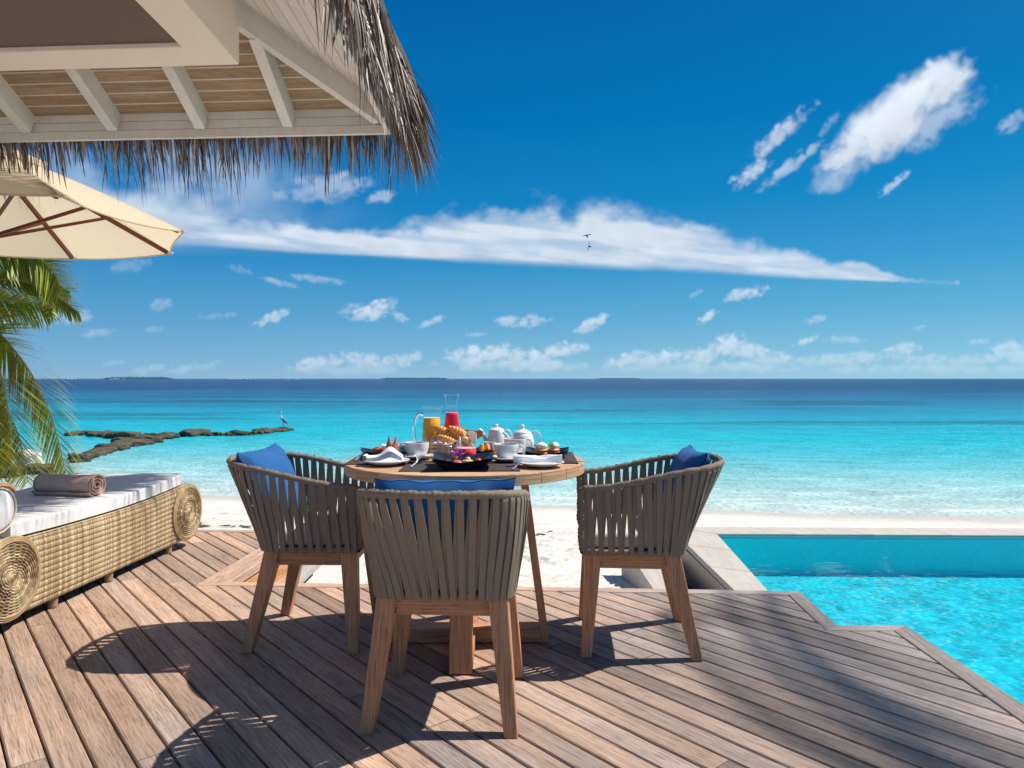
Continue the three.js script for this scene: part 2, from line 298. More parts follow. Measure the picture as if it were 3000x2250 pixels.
{
  // water colour by distance from the shore line: pale over the sand, turquoise over the lagoon, dark beyond the reef edge
  const ramp = [[0, .52, .60, .56], [1.2, .45, .60, .56], [3.5, .31, .57, .55], [7, .15, .50, .53], [11, .05, .46, .52], [17, .004, .425, .515], [28, .002, .365, .475], [36, .002, .29, .41], [50, .003, .185, .305], [78, .004, .13, .26], [115, .003, .080, .19], [160, .001, .033, .108], [600, .001, .030, .098], [3e4, .002, .034, .11]];
  const col = (t, c) => { let i = 0; while (i < ramp.length - 2 && t > ramp[i + 1][0]) i++; const a = ramp[i], b = ramp[i + 1], k = Math.min(1, Math.max(0, (t - a[0]) / (b[0] - a[0]))); for (let q = 0; q < 3; q++) c[q] = mix(a[q + 1], b[q + 1], k); };
  const N = 460, K = 620, c = [0, 0, 0], far = (v) => v < .6 ? 11.2 * Math.pow(170 / 11.2, v / .6) : 170 * Math.pow(26000 / 170, (v - .6) / .4);
  const pos = (u, v) => { const a = (u - .5) * 2.2, d = far(v); return [Math.tan(a * .82) * d / Math.cos(0), d]; };
  const swell = (x, d) => {
    const k = sm(0, 4, d - shore(x)) * (1 - sm(60, 170, d));
    return k * (.055 * (fbm(x * .42, d * 1.15, 3) - .5) + .030 * (fbm(x * 1.9 + 40, d * 3.6, 2) - .5)) + .018 * Math.exp(-(((d - shore(x) - .5 - .4 * fbm(x * .8, 1, 2)) / .25) ** 2));
  };
  const g = sheet(N, K, (u, v) => { const [x, d] = pos(u, v); return [x, SEA + swell(x, d), -d]; }, (u, v) => {
    const [x, d] = pos(u, v), t = d - shore(x);
    const drift = fbm(x * .045 + 7, d * .06, 3) - .5, streak = fbm(x * .05, Math.log(d) * 26, 4) - .5, fine = fbm(x * .9, d * 2.4, 3) - .5;
    const tt = Math.max(0, t * (1 + .55 * drift * sm(6, 20, t) + .38 * streak * sm(20, 40, t)));
    col(tt, c);
    const reef = sm(.54, .70, fbm(x * .03 + 21, Math.log(d) * 9, 3)) * sm(20, 30, t) * (1 - sm(60, 110, t)) * .45;
    let k = (1 + .50 * fine * (1 - sm(60, 200, t)) + .60 * streak * sm(12, 30, t)) * (1 - reef);  // fine and streak paint wave shade and shallow caustics into the colour
    let foam = 0;
    if (t < 9) {                                                                   // thin lines of foam where the ripples run out
      const e = .5 + .5 * (fbm(x * .8, 1, 2)), l = Math.exp(-(((t - e) / .16) ** 2)) * sm(.42, .6, fbm(x * 2.2, d * 5, 3)), m = sm(.60, .74, fbm(x * 1.1 + 9, d * 4.2, 4)) * (1 - sm(2, 9, t)) * sm(.1, .8, t);
      foam = Math.min(1, l * .85 + m * .34);
    }
    return [mix(c[0] * k, .82, foam), mix(c[1] * k, .84, foam), mix(c[2] * k, .82, foam)];
  });
  const P = g.attributes.position, uv = g.attributes.uv;
  for (let i = 0; i < P.count; i++) uv.setXY(i, P.getX(i) / 5, P.getZ(i) / 2.6);
  T.ripple = tex(1024, 1024, (u, v) => .65 * fbm(u * 10 + .5 * fbm(u * 4, v * 4, 2, 4, 4), v * 10, 4, 10, 10) + .35 * (1 - Math.abs(2 * fbm(u * 24, v * 24, 3, 24, 24) - 1)));
  structure('sea', g, mat([1, 1, 1], .22, { vertexColors: true, specularIntensity: .13, ior: 1.33, bumpMap: T.ripple, bumpScale: .13 }));
}

// ------------------------------------------------------------------ deck: every board a piece of its own
const DECK = [[-1.51, -3.735], [1.468, -3.57], [1.431, -3.076], [1.728, -3.072], [1.60, .6], [-4.2, .6], [-4.2, -5.13], [-1.44, -4.99]], TRIM = [.066, .075, .066, .085, .01, .01, .066, .15];
function inset(poly, w) {
  const n = poly.length, L = poly.map((p, i) => { const q = poly[(i + 1) % n], dx = q[0] - p[0], dz = q[1] - p[1], l = Math.hypot(dx, dz), nx = -dz / l, nz = dx / l; return [p[0] + nx * w[i], p[1] + nz * w[i], dx, dz]; });
  return L.map((b, i) => { const a = L[(i + n - 1) % n], den = a[2] * b[3] - a[3] * b[2], s = ((b[0] - a[0]) * b[3] - (b[1] - a[1]) * b[2]) / den; return [a[0] + a[2] * s, a[1] + a[3] * s]; });
}
const deckTint = (x, z, k, warm) => {
  const right = sm(-1.1, 1.0, x + .35 * (z + 2.5) * 0), w = Math.min(1, Math.max(0, right + (warm - .5) * .8)), worn = fbm(x * 1.4 + 4, z * 1.4, 3), grey = sm(.45, .7, fbm(x * 2.1 + 40, z * 2.1, 3)) * .5;
  const a = [.64, .435, .315], b = [.445, .375, .34], t = Math.min(1, w * .8 + grey), s = k * (.78 + .46 * worn);
  let d = 1;                                                                       // old spill by the pool corner
  const q = ((x - .98) / .30) ** 2 + ((z + 3.24) / .12) ** 2, q2 = ((x - .78) / .17) ** 2 + ((z + 3.14) / .06) ** 2; d -= .62 * Math.max(Math.exp(-q * q * .6) * sm(.25, .65, fbm(x * 9, z * 9, 3)), Math.exp(-q2 * q2));
  const q3 = ((x - .98) / .10) ** 2 + ((z + 2.79 - (x - .98) * .45) / .022) ** 2; d -= .4 * Math.exp(-q3);
  return [mix(a[0], b[0], t) * s * d, mix(a[1], b[1], t) * s * d, mix(a[2], b[2], t) * s * d];
};
// one board: across from offset o0 to o1, along from (s0, s1) at one edge to (e0, e1) at the other
function boardGeometry(dir, o0, o1, s0, e0, s1, e1, k, warm, seed, top = 0, thick = .024) {
  const P = [], U = [], C = [], I = [], c = .0035, n = Math.max(2, Math.ceil(Math.max(e0 - s0, e1 - s1) / .28)), w = o1 - o0, ch = .4;
  const prof = [[0, -thick], [0, -c], [c / w, 0], [1 - c / w, 0], [1, -c], [1, -thick]];
  const world = (a, f, y) => { const s = mix(s0, s1, f), e = mix(e0, e1, f), t = mix(s, e, a), o = mix(o0, o1, f); return [dir[0] * t + dir[1] * o, top + y, dir[1] * t - dir[0] * o, t]; };
  const vert = (a, f, y) => { const [x, Y, z, t] = world(a, f, y); P.push(x, Y, z); U.push(t + seed * 7.3, f * w + y + seed * 3.1); C.push(...deckTint(x, z, k, warm)); return P.length / 3 - 1; };
  for (let q = 0; q < 5; q++) for (let i = 0; i < n; i++) {
    const A = prof[q], B = prof[q + 1], a = vert(i / n, ...A), b = vert((i + 1) / n, ...A), d = vert(i / n, ...B), e = vert((i + 1) / n, ...B);
    I.push(a, b, d, b, e, d);
  }
  for (const a of [0, 1]) { const v = [vert(a, 0, -thick), vert(a, 0, 0), vert(a, 1, 0), vert(a, 1, -thick)]; I.push(...(a ? [v[0], v[2], v[1], v[0], v[3], v[2]] : [v[0], v[1], v[2], v[0], v[2], v[3]])); }
  const g = new THREE.BufferGeometry();
  g.setAttribute('position', new THREE.Float32BufferAttribute(P, 3)); g.setAttribute('uv', new THREE.Float32BufferAttribute(U, 2)); g.setAttribute('color', new THREE.Float32BufferAttribute(C, 3));
  g.setIndex(I); g.computeVertexNormals();
  return g;
}
const deck = new THREE.Group(); deck.name = 'deck'; deck.userData = { kind: 'structure' }; scene.add(deck);
{
  const R = rng(21), ang = 49.3 * Math.PI / 180, dir = [Math.cos(ang), Math.sin(ang)], inner = inset(DECK, TRIM), field = inset(DECK, TRIM.map((w) => w + .004));
  // a line across the deck: p(t, o) = dir * t + across * o, across = (dir.z, -dir.x)
  const to = ([x, z]) => [x * dir[0] + z * dir[1], x * dir[1] - z * dir[0]], F = field.map(to), pitch = .092, gap = .0074, phase = -1.301 * dir[1] + 1.972 * dir[0];
  const cuts = (o) => { const t = []; F.forEach((a, i) => { const b = F[(i + 1) % F.length]; if ((a[1] > o) !== (b[1] > o)) t.push(a[0] + (b[0] - a[0]) * (o - a[1]) / (b[1] - a[1])); }); t.sort((a, b) => a - b); const r = []; for (let i = 0; i + 1 < t.length; i += 2) r.push([t[i], t[i + 1]]); return r; };
  const lo = Math.min(...F.map((p) => p[1])), hi = Math.max(...F.map((p) => p[1]));
  for (let n = Math.floor((lo - phase) / pitch); n * pitch + phase < hi; n++) {
    const o0 = phase + n * pitch + gap / 2, o1 = phase + (n + 1) * pitch - gap / 2, A = cuts(o0), B = cuts(o1);
    const pairs = [];
    for (const a of A) for (const b of B) if (Math.min(a[1], b[1]) - Math.max(a[0], b[0]) > .01) pairs.push([a, b]);
    for (const a of A) if (!B.some((b) => Math.min(a[1], b[1]) - Math.max(a[0], b[0]) > .01) && a[1] - a[0] > .01) { const m = (a[0] + a[1]) / 2; pairs.push([a, [m, m + .001]]); }
    for (const b of B) if (!A.some((a) => Math.min(a[1], b[1]) - Math.max(a[0], b[0]) > .01) && b[1] - b[0] > .01) { const m = (b[0] + b[1]) / 2; pairs.push([[m, m + .001], b]); }
    for (const [a, b] of pairs) {
      const joints = []; let t = Math.min(a[0], b[0]) + .4 + R() * 1.7;
      while (t < Math.min(a[1], b[1]) - .4) { if (t > Math.max(a[0], b[0]) + .3) joints.push(t); t += 1.3 + R() * 1.5; }
      let s = [a[0], b[0]];
      for (const j of [...joints, null]) {
        const e = j === null ? [a[1], b[1]] : [j - .0018, j - .0018], [x, z] = [dir[0] * (s[0] + e[0]) / 2 + dir[1] * o0, dir[1] * (s[0] + e[0]) / 2 - dir[0] * o0];
        if (z < .62 && x > -4.4) {
          let k = .76 + R() * .42; if (R() < .07) k *= .62;
          part(deck, 'plank', boardGeometry(dir, o0, o1, s[0], e[0], s[1], e[1], k, R(), R(), (R() - .5) * .002), M.plank);
        } else { R(); R(); R(); R(); }
        s = j === null ? s : [j + .0018, j + .0018];
      }
    }
  }
  // mitred edge boards, a hair proud of the field
  const edge = (p, q, r, s, k, warm) => {                                           // p-q outer, s-r inner
    const dx = q[0] - p[0], dz = q[1] - p[1], l = Math.hypot(dx, dz), d = [dx / l, dz / l], T2 = (a) => [a[0] * d[0] + a[1] * d[1], a[0] * d[1] - a[1] * d[0]], [P, Q, A, B] = [p, q, r, s].map(T2);
    const o0 = Math.min(P[1], B[1]), o1 = Math.max(P[1], B[1]), flip = P[1] > B[1], g = flip ? boardGeometry(d, o0, o1, B[0], A[0], P[0], Q[0], k, warm, k, .003, .05) : boardGeometry(d, o0, o1, P[0], Q[0], B[0], A[0], k, warm, k, .003, .05);
    part(deck, 'edge_board', g, M.plank);
  };
  for (const i of [0, 1, 2, 3, 6]) edge(DECK[i], DECK[(i + 1) % 8], inner[(i + 1) % 8], inner[i], [1.12, .9, 1.0, .74, .95][[0, 1, 2, 3, 6].indexOf(i)], [.25, .5, .3, 1, .6][[0, 1, 2, 3, 6].indexOf(i)]);
  const half = (a, b, t) => [mix(a[0], b[0], t), mix(a[1], b[1], t)];
  edge(DECK[7], DECK[0], half(DECK[0], inner[0], .495), half(DECK[7], inner[7], .495), 1.1, .8);
  edge(half(DECK[7], inner[7], .505), half(DECK[0], inner[0], .505), inner[0], inner[7], 1.15, .35);
  part(deck, 'side_board', bar([-1.502, -.19, -3.76], [-1.432, -.19, -4.97], .02, .27), woodMat([.72, .37, .16], .65), 'fresher orange board on the deck side above the step');
  // what lies under the boards: one sheet, the black shade of the gaps put into its colour
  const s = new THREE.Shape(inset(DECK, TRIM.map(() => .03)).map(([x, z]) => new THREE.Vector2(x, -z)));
  part(deck, 'shaded_subframe', new THREE.ExtrudeGeometry(s, { depth: .12, bevelEnabled: false }).rotateX(-Math.PI / 2).translate(0, -.20, 0), mat([.018, .013, .010], 1, { specularIntensity: 0 }));
}
{
  const st = thing('wooden_step', 'low weathered orange timber step down to the sand beside the deck', 'step', [-1.66, 0, -4.36]);
  for (const [x, w, c] of [[-.13, .25, [.62, .31, .14]], [.135, .26, [.56, .36, .24]]]) part(st, 'tread_board', at(box(w, .035, 1.24, .003, 'z'), x, -.187, 0), woodMat(c, .7));
  part(st, 'stone_strip', at(box(.06, .05, 1.24, .003), .31, -.182, 0), mat([.48, .46, .43], .8, { map: rep(T.stone, 1) }));
  part(st, 'kerb', at(box(.13, .30, 1.24, .006), .42, -.35, 0), mat([.72, .69, .64], .8, { map: T.mottle }));
  part(st, 'riser', at(box(.5, .3, 1.2, .003), 0, -.36, 0), mat([.2, .15, .1], .9));
}

// ------------------------------------------------------------------ pool
{
  const W = [[1.30, -3.2], [1.40, -3.2], [1.593, -5.453], [6.8, -5.33], [6.8, -2.2], [1.30, -2.2]];          // water outline
  const pool = thing('swimming_pool', 'turquoise infinity pool edged in pale stone between deck and beach', 'swimming pool', [0, 0, 0]);
  const causticTile = tex(1024, 1024, (u, v) => {
    const n = 48, i = Math.floor(u * n), j = Math.floor(v * n), fu = (u * n) % 1, fv = (v * n) % 1, grout = fu < .06 || fv < .06, h = hash2(i, j), q = fbm(u * 16, v * 16, 3, 16, 16), k = .74 + .34 * h + .9 * (q - .5);  // the broad q mottling paints rippled caustic light into the mosaic colour
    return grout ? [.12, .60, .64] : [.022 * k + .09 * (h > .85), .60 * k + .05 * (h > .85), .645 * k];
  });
  const wallM = mat([1, 1, 1], .4, { map: rep(causticTile, 1 / 1.28) }), floorY = -.43;
  const flat = (pts, y) => { const s = new THREE.ShapeGeometry(new THREE.Shape(pts.map(([x, z]) => new THREE.Vector2(x, -z)))).rotateX(-Math.PI / 2).translate(0, y, 0); return s; };
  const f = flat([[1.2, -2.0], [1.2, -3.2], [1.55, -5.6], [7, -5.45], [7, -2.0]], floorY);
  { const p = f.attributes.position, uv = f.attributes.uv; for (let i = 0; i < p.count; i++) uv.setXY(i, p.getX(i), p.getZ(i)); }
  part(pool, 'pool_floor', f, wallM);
  const run = (a, b, y0, y1) => { const l = Math.hypot(b[0] - a[0], b[1] - a[1]), g = sheet(1, 1, (u, v) => [mix(a[0], b[0], u), mix(y0, y1, v), mix(a[1], b[1], u)]); const uv = g.attributes.uv; for (let i = 0; i < 4; i++) uv.setXY(i, uv.getX(i) * l, uv.getY(i) * (y1 - y0)); return g; };
  part(pool, 'pool_wall', merge([run([1.375, -2.9], [1.593, -5.453], floorY - .02, -.13), run([1.593, -5.453], [7, -5.325], floorY - .02, -.13), run([7, -5.325], [7, -2], floorY - .02, -.13), run([7, -2], [1.3, -2], floorY - .02, -.13)]), mat([1, 1, 1], .4, { map: rep(tex(512, 512, (u, v) => { const i = Math.floor(u * 48), j = Math.floor(v * 48), k = .92 + .10 * hash2(i, j); return [.03 * k, .80 * k, .76 * k]; }), 1 / 1.28), side: THREE.DoubleSide }));
  // coping slabs
  const slab = (q) => { const s = new THREE.Shape(q.map(([x, z]) => new THREE.Vector2(x, -z))), g = new THREE.ExtrudeGeometry(s, { depth: .034, bevelThickness: .003, bevelSize: .003, bevelSegments: 1, bevelOffset: -.003 }).rotateX(-Math.PI / 2).translate(0, -.157, 0); return metric(g, 'z', q[0][0], q[0][1] * 1.7); };
  const lerp2 = (a, b, t) => [mix(a[0], b[0], t), mix(a[1], b[1], t)];
  const strip = (oa, ob, ia, ib, n) => { for (let i = 0; i < n; i++) { const g = .0012 / Math.hypot(oa[0] - ob[0], oa[1] - ob[1]), t0 = i / n + g, t1 = (i + 1) / n - g; part(pool, 'coping_slab', slab([lerp2(oa, ob, t0), lerp2(oa, ob, t1), lerp2(ia, ib, t1), lerp2(ia, ib, t0)]), M.stone); } };
  strip([1.262, -3.30], [1.276, -5.70], [1.395, -3.30], [1.595, -5.445], 4);
  strip([1.279, -5.703], [7, -5.565], [1.598, -5.448], [7, -5.32], 9);
  // outer wall, slot of pebbles and low kerb
  const wet = mat([.40, .335, .265], .35, { map: rep(T.stone, 1.4), bumpMap: rep(T.stone, 1.4), bumpScale: .001 });
  for (const [z0, z1] of [[-3.3, -4.48], [-4.484, -5.66]]) part(pool, 'wall_panel', metric(new THREE.BoxGeometry(.02, .56, z0 - z1).translate(1.272, -.44, (z0 + z1) / 2), 'y'), wet);
  part(pool, 'wall_panel', metric(new THREE.BoxGeometry(5.7, .7, .02).translate(4.14, -.51, -5.62).rotateY(0), 'y'), wet);
  for (const [z0, z1] of [[-3.4, -4.56], [-4.563, -5.95]]) part(pool, 'kerb_slab', metric(new RoundedBoxGeometry(.235, .30, z0 - z1, 1, .005).translate(1.047, -.45, (z0 + z1) / 2), 'z', z0), M.stone);
  const R = rng(9), peb = [];
  for (let i = 0; i < 70; i++) { const r = .018 + R() * .018; peb.push(deform(new THREE.IcosahedronGeometry(r, 1), (v) => v.multiply(V(1, .62, 1.2))).rotateY(R() * 6).translate(1.185 + R() * .06, -.40 + R() * .03, -3.6 - R() * 2.0)); }
  const ps = part(pool, 'pebbles', merge(peb), mat([.14, .13, .12], .6)); ps.userData = { kind: 'stuff' };
  // water
  const nx = 480, nz = 360, out = (u, v) => { const zf = mix(-5.45, -5.325, u), xl = mix(1.595, 1.30, v), x = mix(xl, 6.99, u), z = mix(zf, -2.02, v); return [x, z]; };
  const g = sheet(nx, nz, (u, v) => { const [x, z] = out(u, v), calm = sm(-4.55, -3.95, z) * .94 + .03, wx = x + .12 * fbm(x * 3, z * 3, 2), r1 = 1 - Math.abs(2 * fbm(wx * 5.5, z * 7.5, 2) - 1), r2 = 1 - Math.abs(2 * fbm(wx * 11 + 7, z * 15, 2) - 1); return [x, -.131 + calm * (.011 * (r1 - .6) + .009 * (r2 - .6)), z]; });
  const water = structure('pool_water', g, mat([.52, .93, .99], 0, { transmission: 1, thickness: 0, ior: 1.33 }));
}
// strand line of weed on the beach
{
  const R = rng(31), bits = [];
  for (let i = 0; i < 420; i++) {
    const x = -8 + R() * 17, d = 9.25 + .35 * Math.sin(x * .7) + (R() - .5) * (R() < .8 ? .22 : 2.2) - .06 * x, s = .015 + R() * R() * .085;
    if (fbm(x * .7, 3, 2) < .42 && R() < .75) continue;
    bits.push(deform(new THREE.IcosahedronGeometry(s, 0), (v) => v.multiply(V(1 + R() * 1.6, .22, .7))).rotateY(R() * 6).translate(x, sandHeight(x, -d) + s * .1, -d));
  }
  const o = structure('seaweed', merge(bits), mat([.085, .065, .04], .95)); o.userData = { kind: 'stuff', label: 'dark line of dry seaweed washed up along the beach', category: 'seaweed' };
}
// ------------------------------------------------------------------ villa roof: a along the front eave, b along the side eave, from the corner
{
  const roof = thing('thatched_roof', 'corner of a thatched villa roof with white eaves boards and rafters', 'roof', [-0.845, -0.184, -4.680]);
  roof.scale.setScalar(1.17);
  const E0 = 2.49, FH = .15, S = .47, P = (a, b, h) => [-a * .998, h, -a * .06 + b], A1 = 4.4, B1 = 4.3;
  const quad = (p, q, r, s, t) => {                                                 // a board with the four corners given, t thick upward
    const G = [p, q, r, s].map((v) => V(...v)), n = G[1].clone().sub(G[0]).cross(G[3].clone().sub(G[0])).normalize(); if (n.y < 0) n.negate();
    const H = G.map((v) => v.clone().addScaledVector(n, t)), Q = [...G, ...H], idx = [[0, 1, 2, 3], [4, 5, 6, 7], [0, 1, 5, 4], [1, 2, 6, 5], [2, 3, 7, 6], [3, 0, 4, 7]], pos = [], uv = [], l = G[0].distanceTo(G[1]), w = G[0].distanceTo(G[3]), o = (quad.n = (quad.n ?? 0) + .317);
    for (const f of idx) for (const k of [0, 1, 2, 0, 2, 3]) { pos.push(Q[f[k]].x, Q[f[k]].y, Q[f[k]].z); const c = f[k] % 4; uv.push(((c === 1 || c === 2) ? l : 0) + o, (c > 1 ? w : 0) + o * .41); }
    const g = new THREE.BufferGeometry(); g.setAttribute('position', new THREE.Float32BufferAttribute(pos, 3)); g.setAttribute('uv', new THREE.Float32BufferAttribute(uv, 2)); g.computeVertexNormals(); return g;
  };
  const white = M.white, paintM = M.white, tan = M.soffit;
  // fascia: three narrow boards high, front and side
  for (let k = 0; k < 3; k++) {
    const y0 = E0 + k * FH / 3, y1 = y0 + FH / 3 - .0025;
    part(roof, 'fascia_board', quad(P(.001, 0, y0), P(A1, 0, y0), P(A1, -.028, y0), P(-.028, -.028, y0), y1 - y0), paintM);
    part(roof, 'fascia_board', quad(P(-.001, 0, y0 + .0004), P(-.001, B1, y0 + .0004), P(-.028, B1, y0 + .0004), P(-.028, -.026, y0 + .0004), y1 - y0), paintM);
  }
  // eaves boarding, tan on the front slope and pale on the side, with bright joints
  const hf = (d) => E0 + FH - .008 + S * d, dp = .071, n = 21;
  for (let k = 0; k < n; k++) {
    const d0 = .002 + k * dp, d1 = d0 + dp - .005;
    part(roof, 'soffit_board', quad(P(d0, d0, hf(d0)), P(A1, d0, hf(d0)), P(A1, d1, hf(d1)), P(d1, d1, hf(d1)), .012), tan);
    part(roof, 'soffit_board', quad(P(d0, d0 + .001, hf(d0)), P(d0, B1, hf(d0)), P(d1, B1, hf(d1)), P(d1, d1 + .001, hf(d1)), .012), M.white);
  }
  for (let k = 1; k < n; k++) { const d0 = k * dp - .0055, d1 = d0 + .007; part(roof, 'joint_strip', quad(P(d0 + .02, d0, hf(d0) - .0015), P(A1, d0, hf(d0) - .0015), P(A1, d1, hf(d1) - .0015), P(d0 + .02, d1, hf(d1) - .0015), .006), white); }
  const L = n * dp;
  part(roof, 'soffit_backing', merge([quad(P(-.02, -.02, hf(-.02) + .013), P(A1, -.02, hf(-.02) + .013), P(A1, L, hf(L) + .013), P(L, L, hf(L) + .013), .02), quad(P(-.02, -.02, hf(-.02) + .0135), P(-.02, B1, hf(-.02) + .0135), P(L, B1, hf(L) + .0135), P(L, L, hf(L) + .0135), .02)]), white);
  // rafters and the hip beam
  const rb = (p, q, w, h) => { const A = V(...p), B = V(...q), l = A.distanceTo(B), g = box(w, h, l, .004, 'z'); const z = B.clone().sub(A).normalize(), x = V(0, 1, 0).cross(z).normalize(), y = z.clone().cross(x); return g.applyQuaternion(new THREE.Quaternion().setFromRotationMatrix(new THREE.Matrix4().makeBasis(x, y, z))).translate((A.x + B.x) / 2, (A.y + B.y) / 2, (A.z + B.z) / 2); };
  const drop = .062;
  for (const [a, top] of [[.560, .535], [1.075, 1.15], [1.600, 1.15], [2.125, 1.15], [2.65, 1.15], [3.18, 1.15], [3.7, 1.15]]) part(roof, 'rafter', rb(P(a, .012, hf(.012) - drop), P(a, top, hf(top) - drop), .058, .118), paintM);
  part(roof, 'hip_beam', rb(P(.03, .03, hf(.03) - .06), P(1.25, 1.25, hf(1.25) - .06), .052, .12), paintM);
  // plastered ring beam and ceiling
  const beam = (pts, y, h) => new THREE.ExtrudeGeometry(new THREE.Shape(pts.map(([a, b]) => { const p = P(a, b, 0); return new THREE.Vector2(p[0], -p[2]); })), { depth: h, bevelThickness: .006, bevelSize: .006, bevelSegments: 2, bevelOffset: -.006 }).rotateX(-Math.PI / 2).translate(0, y, 0);
  const bo = .614, bi = .81;
  part(roof, 'ring_beam', metric(beam([[bo, bo], [A1, bo], [A1, bi], [bi, bi], [bi, B1], [bo, B1]], 2.626, .42), 'x'), M.plaster);
  part(roof, 'ceiling', beam([[bi - .02, bi - .02], [A1, bi - .02], [A1, B1], [bi - .02, B1]], 2.648, .05), mat([.15, .105, .078], .9, { bumpMap: rep(T.plaster, 3), bumpScale: .002 }), 'brown ceiling inside the white ring beam');
  // thatch: a thick mat and the loose fringe of dry leaf ribs along both eaves
  const thick = (d) => hf(d) + .036, mt = mat([.16, .135, .115], .95);
  part(roof, 'thatch_mat', merge([quad(P(-.07, -.07, thick(-.07)), P(A1, -.07, thick(-.07)), P(A1, 1.9, thick(1.9)), P(1.9, 1.9, thick(1.9)), .17), quad(P(-.07, -.07, thick(-.07) + .001), P(-.07, B1, thick(-.07) + .001), P(1.9, B1, thick(1.9) + .001), P(1.9, 1.9, thick(1.9) + .001), .17)]), mt);
  const pos = [], col = [], idx = [], R = rng(101);
  const strand = (p, dir, len, w, sag, curl, c) => {                                // a tapering ribbon that droops
    const n = 6, base = pos.length / 3, side = V(dir.z + .3 * (R() - .5), (R() - .5) * 1.3, -dir.x + .3 * (R() - .5)).normalize(), q = V(...p), d = dir.clone();
    for (let i = 0; i <= n; i++) {
      const t = i / n, ww = w * (1 - .82 * t * t) * (i === n ? .25 : 1);
      pos.push(q.x - side.x * ww, q.y - side.y * ww, q.z - side.z * ww, q.x + side.x * ww, q.y + side.y * ww, q.z + side.z * ww);
      const f = .75 + .5 * R(); col.push(c[0] * f, c[1] * f, c[2] * f, c[0] * f, c[1] * f, c[2] * f);
      if (i < n) { const a = base + i * 2; idx.push(a, a + 1, a + 2, a + 1, a + 3, a + 2); }
      d.y -= sag / n; d.x += curl * (R() - .5) * .35; d.z += curl * (R() - .5) * .35; d.normalize();
      q.addScaledVector(d, len / n);
    }
  };
  const tone = () => { const k = R(), g = .035 + .22 * k * k; return R() < .22 ? [.44, .37, .315] : [g * 1.42, g * 1.0, g * .74]; };
  for (let i = 0; i < 1500; i++) {                                                  // front eave
    const a = -.08 + Math.min(1, Math.max(0, (Math.floor(R() * 150) + .5 + (R() + R() - 1) * .8) / 150)) * (A1 + .1), lay = R(), clump = fbm(a * 5, 3, 2), d = -.045 - R() * .10, h0 = E0 + .05 + lay * .24, len = (.05 + .30 * Math.pow(R(), 1.7)) * (.30 + 1.3 * clump) + lay * .21 + .04;
    strand(P(a, d, h0), V((R() - .5) * .5, -.75 - R() * .35, -.35 - R() * .25).normalize(), len, .0036 + R() * R() * .0078, .8 + R() * 1.1, .25 + R() * .5, tone());
  }
  for (let i = 0; i < 60; i++) { const a = R() * A1; strand(P(a, -.09, thick(-.07) + .02), V((R() - .5) * .7, -.7, -.4).normalize(), (.26 + R() * .16), .003 + R() * .002, 1.2, .9, tone()); }
  for (let i = 0; i < 4; i++) strand(P(1.18 + R() * .03, -.10, E0 + .12), V(.12, -.9, -.3).normalize(), .46 + R() * .08, .004, .8, .5, tone());
  for (let i = 0; i < 2500; i++) {                                                 // side eave and the corner
    const b = R() < .22 ? -.10 + R() * .35 : -.06 + R() * 3.6, lay = R(), d = -.045 - R() * .08, len = .12 + .36 * Math.pow(R(), 1.8) + lay * .10, corner = Math.exp(-Math.max(0, b + .05) * 5), far = .22 + .78 * Math.exp(-Math.max(0, b) * 1.2);
    strand(P(d, b, E0 + .06 + lay * .30), V((.28 + R() * .34) * far, -.45 - R() * .5 + lay * .18, -.05 - corner * (.2 + R() * .7) + (R() - .5) * .75).normalize(), len * (.62 + .6 * fbm(b * 4, 9, 2)), .0036 + R() * R() * .0085, .75 + R() * 1.0, .25 + R() * .55, tone());
  }
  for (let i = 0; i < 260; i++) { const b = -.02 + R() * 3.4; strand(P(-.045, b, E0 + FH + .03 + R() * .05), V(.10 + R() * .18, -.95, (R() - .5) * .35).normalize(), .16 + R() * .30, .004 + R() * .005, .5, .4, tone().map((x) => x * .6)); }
  const g = new THREE.BufferGeometry(); g.setAttribute('position', new THREE.Float32BufferAttribute(pos, 3)); g.setAttribute('color', new THREE.Float32BufferAttribute(col, 3)); g.setIndex(idx); g.computeVertexNormals();
  const t = part(roof, 'thatch', g, new THREE.MeshStandardMaterial({ vertexColors: true, roughness: .5, side: THREE.DoubleSide }), 'grey brown fringe of dry palm thatch'); t.userData.kind = 'stuff';
}

